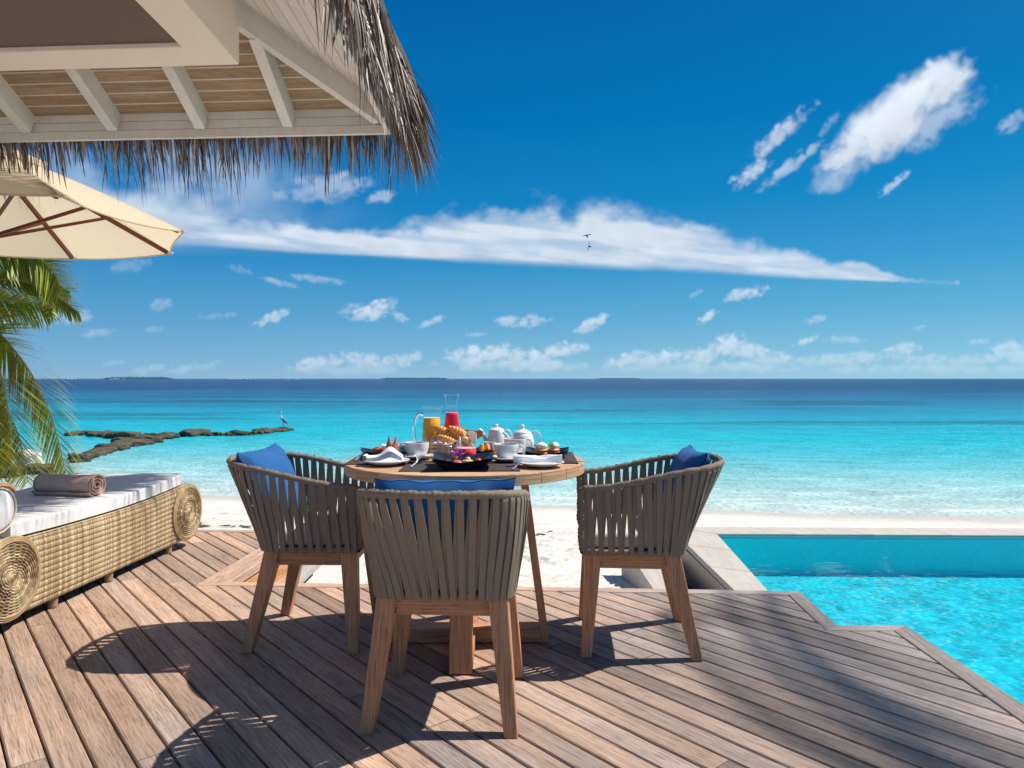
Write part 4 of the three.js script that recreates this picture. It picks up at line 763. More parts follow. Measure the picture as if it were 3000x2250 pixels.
  // napkins
  const folded = (w, d, h, seed) => { const layers = []; for (let k = 0; k < 4; k++) layers.push(sheet(20, 14, (u, v) => { const a = u * 2 - 1, b = v * 2 - 1, hump = Math.exp(-((a - .35) ** 2) * 5) * .020; return [a * w / 2 * (1 - .02 * k), h * k / 4 + .004 + hump * (1 + k * .25) * (1 - .35 * b * b) + .003 * fbm(u * 4 + seed, v * 4 + k, 2) - (Math.abs(b) > .98 || Math.abs(a) > .98 ? .004 : 0), b * d / 2 * (1 - .03 * k)]; })); layers.push(sweep([[-w / 2 + .004, h * .55 + .004, -d / 2 * .95], [-w / 2 + .004, h * .55 + .004, d / 2 * .95]], () => h * .55, 8, 12)); return merge(layers); };
  solo('napkin', 'folded white napkin on the side plate near the fork', 'napkin', folded(.150, .075, .018, 3), M.linen, [-.495, Y + .018, -2.705], .10, 'white linen napkins');
  const rolled = (len, r) => merge([sweep([[-len / 2, r * .8, 0], [-len * .3, r * .9, .003], [-.1 * len, r * .75, .002], [len * .2, r * .78, -.003], [len / 2, r * .85, .004]], (t, a) => r * (1.0 - .28 * Math.sin(Math.PI * t)) * (1 + .13 * Math.sin(a * 6.28 * 3 + t * 7) + .10 * Math.sin(a * 6.28 * 5 - t * 11)), 44, 26), new THREE.CircleGeometry(r * .8, 16).rotateY(-Math.PI / 2).translate(-len / 2, r * .8, 0), new THREE.CircleGeometry(r * .8, 16).rotateY(Math.PI / 2).translate(len / 2, r * .85, .004)]);
  solo('napkin', 'rolled white napkin across the side plate by the egg buns', 'napkin', rolled(.185, .0165), M.linen, [.098, Y + .018, -2.652], .04, 'white linen napkins');
  solo('napkin', 'white rolled napkin end behind the figs on the black plate', 'napkin', rolled(.11, .016), M.linen, [-.515, Y + .02, -3.075], .25, 'white linen napkins');
  solo('napkin', 'stiff white napkin corner standing up beside the bread roll', 'napkin', deform(new THREE.ConeGeometry(.026, .055, 4, 6, true), (v) => { v.z *= .45; }), M.linen, [-.222, Y + .066, -2.962], .5, 'white linen napkins');

  // cutlery
  const fork = () => { const L = []; L.push(sheet(6, 26, (u, v) => { const t = v, w = t < .5 ? mix(.006, .0034, sm(0, .5, t)) : mix(.0034, .0115, sm(.58, .76, t)), a = u * 2 - 1; return [a * w, .002 + .012 * sm(.45, .80, t) + .003 * a * a, -t * .145]; })); for (let k = 0; k < 4; k++) { const x = (k - 1.5) * .0063; L.push(sweep([[x, .014, -.143], [x, .0135, -.165], [x * .96, .017, -.190]], (t) => .0016 * (1 - .4 * t), 10, 6)); } return merge(L); };
  const steel2 = mat([.80, .78, .75], .38, { metalness: 1, side: THREE.DoubleSide });
  const f1 = solo('fork', 'steel fork on the place mat beside the flower plate', 'fork', fork(), steel2, [-.374, MATY, -2.615], -.12, 'steel forks'); f1.rotation.x = .10;
  const blade = (len) => deform(box(.013, .003, len, .001, 'z'), (v) => { v.x *= v.z < 0 ? 1.15 : .75; });
  solo('knife', 'steel knife handle reaching out from under the rolled napkin', 'knife', blade(.19), steel2, [.018, MATY + .004, -2.63], -.16, 'steel knives');
  solo('knife', 'steel knife lying on the mat below the figs', 'knife', blade(.17), steel2, [-.64, MATY + .003, -2.90], .12, 'steel knives');
  solo('fork', 'steel fork on the mat at the table edge by the egg buns', 'fork', fork(), steel2, [.285, MATY + .001, -2.75], 1.35, 'steel forks');
  solo('teaspoon', 'steel teaspoon on the saucer next to the egg buns', 'spoon', merge([sweep([[0, .003, 0], [.05, .005, 0], [.1, .006, 0]], () => .0018, 10, 6), deform(new THREE.SphereGeometry(.012, 14, 8), (v) => { v.y *= .25; v.x *= 1.5; }).translate(-.012, .003, 0)]), steel2, [.0, Y + .020, -2.85 + .06], .25, 'steel teaspoons');
  solo('teaspoon', 'steel teaspoon on the saucer next to the figs', 'spoon', merge([sweep([[0, .003, 0], [.05, .005, 0], [.1, .006, 0]], () => .0018, 10, 6), deform(new THREE.SphereGeometry(.012, 14, 8), (v) => { v.y *= .25; v.x *= 1.5; }).translate(-.012, .003, 0)]), steel2, [-.42, Y + .019, -2.855], 2.9, 'steel teaspoons');

  // food
  const vm = new THREE.MeshPhysicalMaterial({ vertexColors: true, roughness: .4, clearcoat: .3, clearcoatRoughness: .3 });
  const lump = (rx, ry, rz, c, seed, amp = .18, f = 60) => paint(deform(new THREE.IcosahedronGeometry(1, 5), (v) => { const n = 1 + amp * (noise3(v.x * f * .03 + seed, v.y * f * .03, v.z * f * .03) - .5) * 2; v.multiplyScalar(n); v.x *= rx; v.y *= ry; v.z *= rz; }), (x, y, z) => { const k = .75 + .5 * noise3(x * 90 + seed, y * 90, z * 90); return c.map((q) => q * k); });
  const food = (name, label, cat, g, pos, rot, group) => { const o = solo(name, label, cat, g, vm, pos, 0, group); if (rot) o.rotation.set(...rot); return o; };
  const F = [-.184, MATY + .010, -2.630];
  food('cherry_tomato', 'red cherry tomato at the edge of the flower plate', 'tomato', lump(.0135, .0125, .0135, [.75, .03, .015], 1, .03), [F[0] + .058, F[1] + .012, F[2] + .010]);
  food('melon_piece', 'pale yellow piece of melon beside the cherry tomato', 'melon', deform(lump(.021, .017, .016, [.85, .62, .24], 2, .15), (v) => { if (v.y > .004) { v.x *= .6; v.z *= .7; } }), [F[0] + .018, F[1] + .013, F[2] + .012], [0, .3, 0]);
  food('watermelon_piece', 'dark pink piece of fruit under the purple flower', 'fruit', lump(.026, .010, .02, [.55, .10, .13], 4, .25), [F[0] - .028, F[1] + .008, F[2] + .014]);
  food('mango_piece', 'orange piece of mango behind the purple flower', 'mango', lump(.012, .014, .012, [.88, .46, .03], 5, .15), [F[0] - .034, F[1] + .026, F[2] - .030]);
  food('banana_slice', 'small cream slice of banana below the flower', 'fruit', lump(.009, .008, .009, [.85, .68, .38], 6, .1), [F[0] - .052, F[1] + .014, F[2] + .012]);
  {
    const fl = thing('orchid_flower', 'purple orchid flower lying on the fruit plate', 'flower', [F[0] - .020, F[1] + .032, F[2] + .0]), pmM = mat([.52, .05, .60], .7, { transmission: .3, thickness: 0, side: THREE.DoubleSide });
    for (let k = 0; k < 6; k++) { const a = k / 6 * 6.2832, g = sheet(6, 8, (u, v) => { const s = (u - .5) * .030 * Math.sin(Math.PI * Math.min(.96, v * .9 + .08)), l = v * .030; return [l, .010 * v * v * (k % 2 ? 1 : -.4) + .012 * Math.abs(u - .5) * v + .003 * Math.sin(v * 14 + u * 6), s]; }); part(fl, 'petal', g.rotateZ(.35).rotateY(a), pmM); }
    part(fl, 'centre', new THREE.SphereGeometry(.005, 10, 8), mat([.75, .45, .65], .6));
  }
  const Lp = [-.535, MATY + .010, -2.95];
  for (const [i, dx, dz, rz] of [[0, .018, -.018, .12], [1, .042, .006, -.18]]) food('fig', ['dried brown fig standing behind the glazed sausages', 'tall dried brown fig at the cup side of the plate'][i], 'fig', deform(lump(.020, .030, .019, [.44, .15, .085], 7 + i, .16), (v) => { const t = sm(-.01, .032, v.y); v.x *= 1 - .78 * t; v.z *= 1 - .78 * t; v.y += .018 * t; }), [Lp[0] + dx, Lp[1] + .030, Lp[2] + dz], [0, i, rz], 'figs on the black plate');
  for (const [i, dx, dz] of [[0, -.034, .0], [1, -.004, .014]]) food('sausage', ['dark red glazed sausage at the outer end of the plate', 'dark red glazed sausage next to the figs'][i], 'sausage', lump(.022, .019, .02, [.40, .055, .035], 12 + i, .15), [Lp[0] + dx, Lp[1] + .017, Lp[2] + dz], null, 'glazed sausages on the black plate');
  food('garnish', 'pale green garnish beside the glazed sausages', 'garnish', lump(.014, .006, .010, [.72, .66, .36], 15, .6, 160), [Lp[0] - .05, Lp[1] + .008, Lp[2] + .018]);
  const Rp = [.142, MATY + .010, -2.945];
  for (const [i, dx, dz, tip] of [[0, -.020, .012, [.80, .55, .05]], [1, .034, -.004, [.22, .42, .04]]]) {
    const e = thing('egg_bun', ['stacked egg bun with yellow sauce on a toasted half', 'stacked egg bun with green herb sauce on a toasted half'][i], 'egg bun', [Rp[0] + dx, Rp[1], Rp[2] + dz], i, 'egg buns on the black plate');
    part(e, 'toasted_bun', lump(.034, .010, .026, [.80, .27, .03], 20 + i, .22).translate(0, .008, .002), vm);
    part(e, 'ham_slice', lump(.029, .009, .024, [.80, .26, .05], 24 + i, .25).translate(0, .023, 0), vm);
    const eg = lump(.026, .015, .022, [.86, .82, .70], 30 + i, .08).translate(0, .040, 0);
    part(e, 'poached_egg', paint(eg, (x, y, z) => { const m = sm(.52, .6, noise3(x * 60 + i * 9, y * 40, z * 60) + (y - .045) * 9); return [mix(.86, tip[0], m), mix(.83, tip[1], m), mix(.74, tip[2], m)]; }), vm);
  }
  const Bp = [-.150, MATY + .008, -3.06];
  for (const [i, dx, dz, ry] of [[0, -.03, .02, .3], [1, .018, .03, 1.2], [2, .042, .012, 2.2], [3, -.055, .0, .9]]) food('papaya_wedge', ['orange wedge seen behind the pink juice tumbler', 'orange wedge leaning in the middle of the back plate', 'orange wedge at the teapot side of the back plate', 'orange wedge between the jar and the pink juice'][i], 'papaya', deform(lump(.019, .022, .012, [.85, .33, .03], 40 + i, .16), (v) => { v.x *= 1 - .55 * sm(-.01, .022, v.y); }), [Bp[0] + dx, Bp[1] + .020, Bp[2] + dz], [0, ry, .2 - i * .1], 'orange wedges on the back plate');
}
// ------------------------------------------------------------------ wicker loungers
const LX = -2.155, LZ = -2.985, LEN = 1.505;                                        // the long side towards the table; z runs away from the viewer
{
  const reedC = (k, h) => { const a = [[.46, .34, .18], [.36, .25, .125], [.26, .18, .095], [.52, .41, .25]][Math.floor(h * 3.999)]; return a.map((q) => q * k * 1.14); };
  const topY = (s) => .372 + (s < .5 ? .016 : .034) * Math.pow(Math.abs(s - .5) / .5, 2), botY = () => .055, Wd = .76;
  const lo = thing('wicker_lounger', 'woven wicker sun lounger with coiled round ends and white mattress on the deck', 'sun lounger', [LX, 0, LZ], -.040);
  const NZ = 250, NB = 12;
  // the woven long side: upright reeds over and under level stakes
  const weave = (x, sgn) => sheet(NZ * 3, NB * 7, (u, v) => {
    const s = u, y = mix(botY(s), topY(s) + .004, v), zr = u * NZ, zi = Math.floor(zr), b = v * NB, bi = Math.floor(b), f = zr - zi, over = ((zi + bi) % 2 ? 1 : -1);
    const wob = .25 * (hash2(zi, bi) - .5), up = Math.pow(Math.sin(Math.PI * (b - bi)), .6), d = .0052 * up + .0028 * Math.sin(Math.PI * f) + .0016 * wob;
    return [x + sgn * (d - .010 * Math.pow(Math.abs(v * 2 - 1), 6)), y, -u * LEN];
  }, (u, v) => { const zi = Math.floor(u * NZ), bi = Math.floor(v * NB), b = v * NB - bi, h = hash2(zi, 3), k = (.84 + .28 * hash2(zi, bi + 40)) * (.86 + .12 * fbm(u * 30, v * 5, 2)); return reedC(k * (b < .1 || b > .9 ? .8 : 1), h); });
  const wm = new THREE.MeshStandardMaterial({ vertexColors: true, roughness: .62 });
  part(lo, 'wicker_side', weave(.004, 1), wm);
  part(lo, 'wicker_side', weave(-Wd - .004, -1), wm);
  part(lo, 'wicker_top', sheet(30, NZ, (u, v) => [mix(-Wd, .006, u), topY(v) + .0045 * Math.sin(v * NZ * Math.PI) ** 2, -v * LEN], (u, v) => reedC(.8, hash2(Math.floor(v * NZ), 3))), wm);
  for (const z of [0, -LEN]) {
    part(lo, 'wicker_roll', sheet(130, 40, (u, v) => { const a = u * 2 * Math.PI, r = .166 + .003 * Math.abs(Math.sin(u * 130 * Math.PI)); return [mix(-Wd - .01, .012, v), .232 + Math.sin(a) * r, z + Math.cos(a) * r]; }, (u, v) => reedC(.75 + .3 * hash2(Math.floor(u * 130), 9), hash2(Math.floor(u * 130), 5)), true), wm);
    // coiled discs: rings of reed over and under the spokes
    const NR = 26, NS = 22, disc = (x, sgn) => sheet(NS * 8, NR * 4, (u, v) => {
      const a = u * 2 * Math.PI, rr = v * NR, ri = Math.floor(rr), f = rr - ri, sp = u * NS, over = Math.sin(sp * Math.PI + ri * Math.PI), r = .002 + v * .176;
      const d = .0045 * Math.sin(Math.PI * f) + .0040 * over * sm(.12, .3, v) + .012 * (1 - v * v) + .004 * Math.exp(-v * v * 60) - .014 * sm(.93, 1, v);
      return [x + sgn * (.010 + d), .232 + Math.sin(a) * r, z + Math.cos(a) * r * sgn];
    }, (u, v) => { const ri = Math.floor(v * NR), seg = Math.floor(u * NS * .5 + (ri % 2) * .5), k = .66 + .55 * hash2(ri, seg) + .1 * Math.sin(u * 44); return reedC(k * (.55 + .6 * Math.sin(Math.PI * (v * NR - ri))), .2 + .75 * hash2(ri, 77)); }, true);
    for (const [x, s] of [[.004, 1], [-Wd - .004, -1]]) { const d = part(lo, 'wicker_disc', disc(x, s), wm); const ring = []; for (let k = 0; k < 3; k++) ring.push(new THREE.TorusGeometry(.176 - k * .0085, .0055, 7, 80).rotateY(Math.PI / 2).translate(x + s * (.012 + k * .003), .232, z)); part(d, 'braided_edge', paint(merge(ring), (X, Y2, Z) => reedC(.7 + .5 * hash2(Math.floor(Math.atan2(Y2 - .232, Z - z) * 26), Math.floor(X * 300)), .3)), wm); }
  }
  for (const z of [-.33, -.76, -1.36]) for (const x of [-.035, -Wd + .04]) part(lo, 'foot', lathe([[0, 0], [.018, 0], [.021, .004], [.022, .02], [.019, .024], [.022, .028], [.023, .07], [0, .07]], 18).translate(x, 0, z), woodMat([.42, .30, .20], .6));
  // mattress: thick, follows the frame and lifts at the foot
  const my = (s) => topY(s * .96 + .02) + .008;
  const mt = (u, v) => {                                                            // u round the section, v along
    const s = v, w = Wd - .065, x0 = -Wd + .050, h = .066, e = Math.min(1, Math.min(s, 1 - s) * 30), q = u * 4, k = Math.floor(q) % 4, f = q - Math.floor(q), r = .010;
    const rd = (t) => Math.pow(Math.abs(t), 8);
    let x, y; if (k === 0) { x = x0 + w * f; y = h - r * .7 * rd(f * 2 - 1); } else if (k === 1) { x = x0 + w - r * .5 * rd(f * 2 - 1) ; y = h * (1 - f); } else if (k === 2) { x = x0 + w * (1 - f); y = 0; } else { x = x0 + r * .5 * rd(f * 2 - 1); y = h * f; }
    const puff = k === 0 ? .010 * Math.pow(Math.sin(Math.PI * f), .4) * Math.pow(Math.sin(Math.PI * Math.min(.999, Math.max(.001, s))), .3) : 0;
    return [x, my(s) + y + puff + (k === 0 ? .003 * (fbm(f * 4, s * 7, 2) - .5) : 0), -.04 - s * (LEN - .06)];
  };
  const cap = (s) => sheet(1, 1, (u, v) => [mix(-Wd + .05, -.015, u), my(s) + v * .07, -.04 - s * (LEN - .06)]);
  const mg = merge([sheet(96, 60, mt), cap(0), cap(1)]);
  const mp = part(lo, 'mattress', mg, M.mattress, 'thick white mattress');
  part(mp, 'piping', sweep([...Array(30)].map((_, i) => { const s = i / 29; return [-.016, my(s) + .004, -.04 - s * (LEN - .06)]; }), () => .004, 60, 6), mat([.60, .55, .48], .8));

  copy(lo, 'woven wicker sun lounger mostly hidden beyond the bolster, only a coiled end showing', [LX - 1.24, 0, LZ - .05], -.040);

  // bolster and rolled towel
  const b = thing('bolster', 'fat white bolster with piped end lying across the lounger head', 'bolster', [LX + .012, .530, LZ + .045], -.045);
  part(b, 'cushion', lathe([[0, 0], [.070, -.006], [.092, -.018], [.098, -.04], [.098, -.62], [.092, -.642], [0, -.655]], 48).rotateZ(-Math.PI / 2), M.mattress);
  part(b, 'piping', new THREE.TorusGeometry(.0935, .0038, 8, 60).rotateY(Math.PI / 2).translate(-.012, 0, 0), mat([.62, .50, .38], .8));
  const tw = thing('rolled_towel', 'rolled taupe towel lying on the white mattress', 'towel', [-2.405, .446 + .064, -3.80], -.14);
  const tm = mat([.74, .50, .385], 1, { bumpMap: rep(tex(128, 128, (u, v) => fbm(u * 40, v * 40, 2, 40, 40)), 5), bumpScale: .004, sheen: .5, sheenColor: lin(.5, .4, .36), sheenRoughness: .8 });
  const spiral = (i) => { const P = [], n = 150; for (let k = 0; k <= n; k++) { const t = k / n, a = -.5 - t * 6.2832 * 3.4, r = .068 * (1 - t * .86) + .0018 * Math.sin(t * 40 + i * 5); P.push([Math.cos(a) * r * 1.04, Math.sin(a) * r * .93]); } return P; };
  const L2 = .335, S0 = spiral(0), th = .0065;
  part(tw, 'roll', sheet(20, 150, (u, v) => { const p = S0[Math.round(v * 150)], b2 = 1 + .015 * Math.sin(u * 9 + v * 30) + .02 * Math.sin(Math.PI * u); return [(u - .5) * L2 - .006 * (1 - v) * (u > .5 ? -1 : 1), p[1] * b2, p[0] * b2]; }), new THREE.MeshPhysicalMaterial().copy(tm));
  part(tw, 'towel_edge', merge([-1, 1].map((s) => sweep(S0.map((p, k) => [s * (L2 / 2 - .003 + .002 * Math.sin(k * .4)), p[1] * .985, p[0] * .985]), () => th * .85, 300, 8))), tm);
}

// ------------------------------------------------------------------ coconut palm beside the loungers
{
  const palm = thing('palm_tree', 'coconut palm whose green fronds hang into the view beside the beach', 'palm tree', [0, -.152, 0]);
  palm.scale.setScalar(1.14);
  part(palm, 'trunk', sweep([[-6.6, -1.2, -7.9], [-6.45, .2, -7.75], [-6.2, 1.3, -7.5], [-5.95, 2.3, -7.25]], (t) => .15 - .05 * t + .008 * Math.sin(t * 190), 90, 14), mat([.24, .20, .16], .9, { bumpMap: T.mottle, bumpScale: .01 }));
  const R = rng(55), leafM = new THREE.MeshPhysicalMaterial({ vertexColors: true, roughness: .5, transmission: .35, thickness: 0, side: THREE.DoubleSide, specularIntensity: .6 }), ribM = mat([.50, .42, .10], .5);
  const frond = (pts, len, lean, n, tone, droop, opt = {}) => {
    const c = new THREE.CatmullRomCurve3(pts.map((p) => V(...p))), L = c.getLength(), P = [], C = [], I = [];
    for (let i = 0; i < n; i++) for (const s of [-1, 1]) {
      const t = (opt.t0 ?? .06) + (1 - (opt.t0 ?? .06)) * (i + R() * .7) / n, o = c.getPointAt(Math.min(.999, t)), tg = c.getTangentAt(Math.min(.999, t)), down = V(0, -1, 0);
      let side = tg.clone().cross(V(0, 0, 1)).normalize(); if (side.y > 0 && Math.abs(tg.x) < .2) side.x = Math.abs(side.x) * Math.sign(side.x || 1);
      const depth = V(0, 0, 1).addScaledVector(tg, -tg.z).normalize();
      let d = side.multiplyScalar(s).addScaledVector(depth, (opt.twist ?? .35) * (R() * .8 + .2) * s + (R() - .5) * .55).normalize();
      d = d.multiplyScalar(lean).addScaledVector(tg, 1.0 + (t - .5) * .5 + (R() - .5) * .15).normalize();
      const l = len * (.55 + .45 * Math.sin(Math.PI * Math.min(1, .18 + t * .78))) * (t > .9 ? 1 - (t - .9) * 4.2 : 1) * (.82 + .3 * R()) * (s < 0 ? opt.l0 ?? 1 : opt.l1 ?? 1);
      if (l < .05) continue;
      const w = .0102 * (.7 + .6 * R()), m = 6, q = o.clone(), base = P.length / 3, fold = tg.clone().addScaledVector(depth, .5).normalize();
      const k = .95 + .7 * R(), dry = R() < (opt.dry ?? .05) ? 1 : 0, y = tone + (R() - .5) * .3;
      for (let j = 0; j <= m; j++) {
        const f = j / m, ww = w * Math.pow(Math.max(0, 1 - f), .55) * (.55 + 1.2 * Math.min(f * 3, .6)), cr = depth.clone().addScaledVector(fold, .65).normalize();
        P.push(q.x - cr.x * ww + tg.x * ww * .8, q.y - cr.y * ww + tg.y * ww * .8, q.z - cr.z * ww, q.x + cr.x * ww - tg.x * ww * .8, q.y + cr.y * ww - tg.y * ww * .8, q.z + cr.z * ww);
        const g = [mix(.09, .40, y), mix(.20, .34, y), mix(.012, .02, y)].map((v) => v * k), br = [.34, .20, .07], e = Math.max(dry * .8, sm(.75, 1, f) * (opt.burn ?? .3) * sm(.3, .9, R() + .2));
        for (let h = 0; h < 2; h++) C.push(...g.map((v, z) => mix(v, br[z], e)));
        if (j < m) { const a = base + j * 2; I.push(a, a + 1, a + 2, a + 1, a + 3, a + 2); }
        d = d.clone().addScaledVector(down, droop * (.25 + .9 * f) / m).normalize(); q.addScaledVector(d, l / m);
      }
    }
    const g = new THREE.BufferGeometry(); g.setAttribute('position', new THREE.Float32BufferAttribute(P, 3)); g.setAttribute('color', new THREE.Float32BufferAttribute(C, 3)); g.setIndex(I); g.computeVertexNormals();
    const f = part(palm, 'frond', g, leafM);
    part(f, 'rib', sweep(pts, (t) => .013 * (1 - .8 * t) + .002, 40, 7), ribM);
  };
  frond([[-5.95, 2.3, -7.25], [-5.45, 2.42, -7.1], [-4.92, 2.37, -6.95], [-4.65, 2.27, -6.9], [-4.49, 2.11, -6.88], [-4.43, 1.95, -6.88]], .50, 1.05, 90, .32, .55, { twist: .5 });
  frond([[-5.95, 2.25, -7.25], [-5.46, 2.09, -7.2], [-5.12, 2.10, -7.15], [-4.85, 2.045, -7.1], [-4.52, 1.888, -7.0], [-4.30, 1.74, -6.95]], .36, .62, 97, .50, .5, { burn: .5 });
  frond([[-5.95, 2.2, -7.25], [-5.46, 1.92, -7.1], [-5.12, 1.885, -7.0], [-4.815, 1.84, -6.95], [-4.53, 1.775, -6.9]], .44, .95, 90, .45, .8, { l0: .45 });
  frond([[-5.95, 2.15, -7.25], [-5.45, 1.72, -6.95], [-5.12, 1.50, -6.8], [-4.97, 1.31, -6.72], [-4.86, 1.05, -6.68], [-4.80, .70, -6.68], [-4.77, .33, -6.7]], .68, .85, 126, .58, .35, { twist: .3, burn: .6, dry: .08 });
  frond([[-5.95, 2.1, -7.3], [-5.35, 1.74, -7.0], [-4.98, 1.45, -6.9], [-4.70, 1.12, -6.85], [-4.50, .68, -6.85], [-4.40, .16, -6.9]], .50, .70, 116, .50, .55, { twist: .4, burn: .9, dry: .12 });
  frond([[-5.95, 2.1, -7.3], [-5.55, 1.3, -7.3], [-5.22, .78, -7.2], [-5.06, .55, -7.15], [-5.0, .33, -7.15], [-4.98, .02, -7.2]], .56, 1.0, 106, .40, .25, { burn: .8, dry: .12, twist: .45 });
  frond([[-5.95, 2.3, -7.3], [-5.5, 2.30, -7.3], [-5.1, 2.24, -7.25], [-4.78, 2.12, -7.2], [-4.55, 1.98, -7.2]], .42, .9, 90, .50, .6, { burn: .4 });
  frond([[-5.95, 2.1, -7.2], [-5.5, 1.62, -6.75], [-5.25, 1.30, -6.6], [-5.05, .95, -6.55], [-4.95, .55, -6.55], [-4.90, .20, -6.6]], .58, .85, 100, .62, .4, { burn: .6, dry: .08, twist: .35 });
  frond([[-5.95, 2.2, -7.25], [-5.7, 1.95, -6.9], [-5.35, 1.55, -6.6], [-5.2, 1.05, -6.5], [-5.12, .6, -6.5]], .55, .8, 97, .45, .4, { burn: .5 });
}

// ------------------------------------------------------------------ palm leaning over the pool, out of the frame: its crown dapples the deck
{
  const palm = thing('palm_tree', 'tall palm beyond the pool whose crown throws soft dappled shade on the deck', 'palm tree', [0, 0, 0]), R = rng(12), lm = mat([.09, .16, .02], .5, { transmission: .3, thickness: 0, side: THREE.DoubleSide });
  const top = V(7.95, 8.8, -3.2);
  part(palm, 'trunk', sweep([[9.6, -1, -1.2], [9.3, 2.5, -1.7], [8.6, 6, -2.8], [7.95, 8.8, -3.2]], (t) => .17 - .06 * t, 40, 12), mat([.24, .20, .16], .9));
  for (let k = 0; k < 9; k++) {
    const a = k / 13 * 6.2832 + R(), up = .1 + R() * .5, len = 2.3 + R() * .5, P = [], I = [], pts = [...Array(8)].map((_, i) => { const t = i / 7; return [top.x + Math.cos(a) * len * t, top.y + up * t - 1.5 * t * t, top.z + Math.sin(a) * len * t]; });
    const c = new THREE.CatmullRomCurve3(pts.map((p) => V(...p)));
    for (let i = 0; i < 62; i++) for (const s of [-1, 1]) { const t = .1 + .9 * i / 62, o = c.getPointAt(t), tg = c.getTangentAt(t), d = V(-tg.z, -.5, tg.x).multiplyScalar(1).multiply(V(s, 1, s)).addScaledVector(tg, .7).normalize(), l = .55 * Math.sin(Math.PI * (.15 + t * .8)), b = P.length / 3, w = tg.clone().multiplyScalar(.014), q = o.clone().addScaledVector(d, l); P.push(o.x - w.x, o.y - w.y, o.z - w.z, o.x + w.x, o.y + w.y, o.z + w.z, q.x, q.y - .1, q.z); I.push(b, b + 1, b + 2); }
    const g = new THREE.BufferGeometry(); g.setAttribute('position', new THREE.Float32BufferAttribute(P, 3)); g.setIndex(I); g.computeVertexNormals();
    part(part(palm, 'frond', g, lm), 'rib', sweep(pts, (t) => .02 * (1 - .8 * t), 14, 6), lm);
  }
}
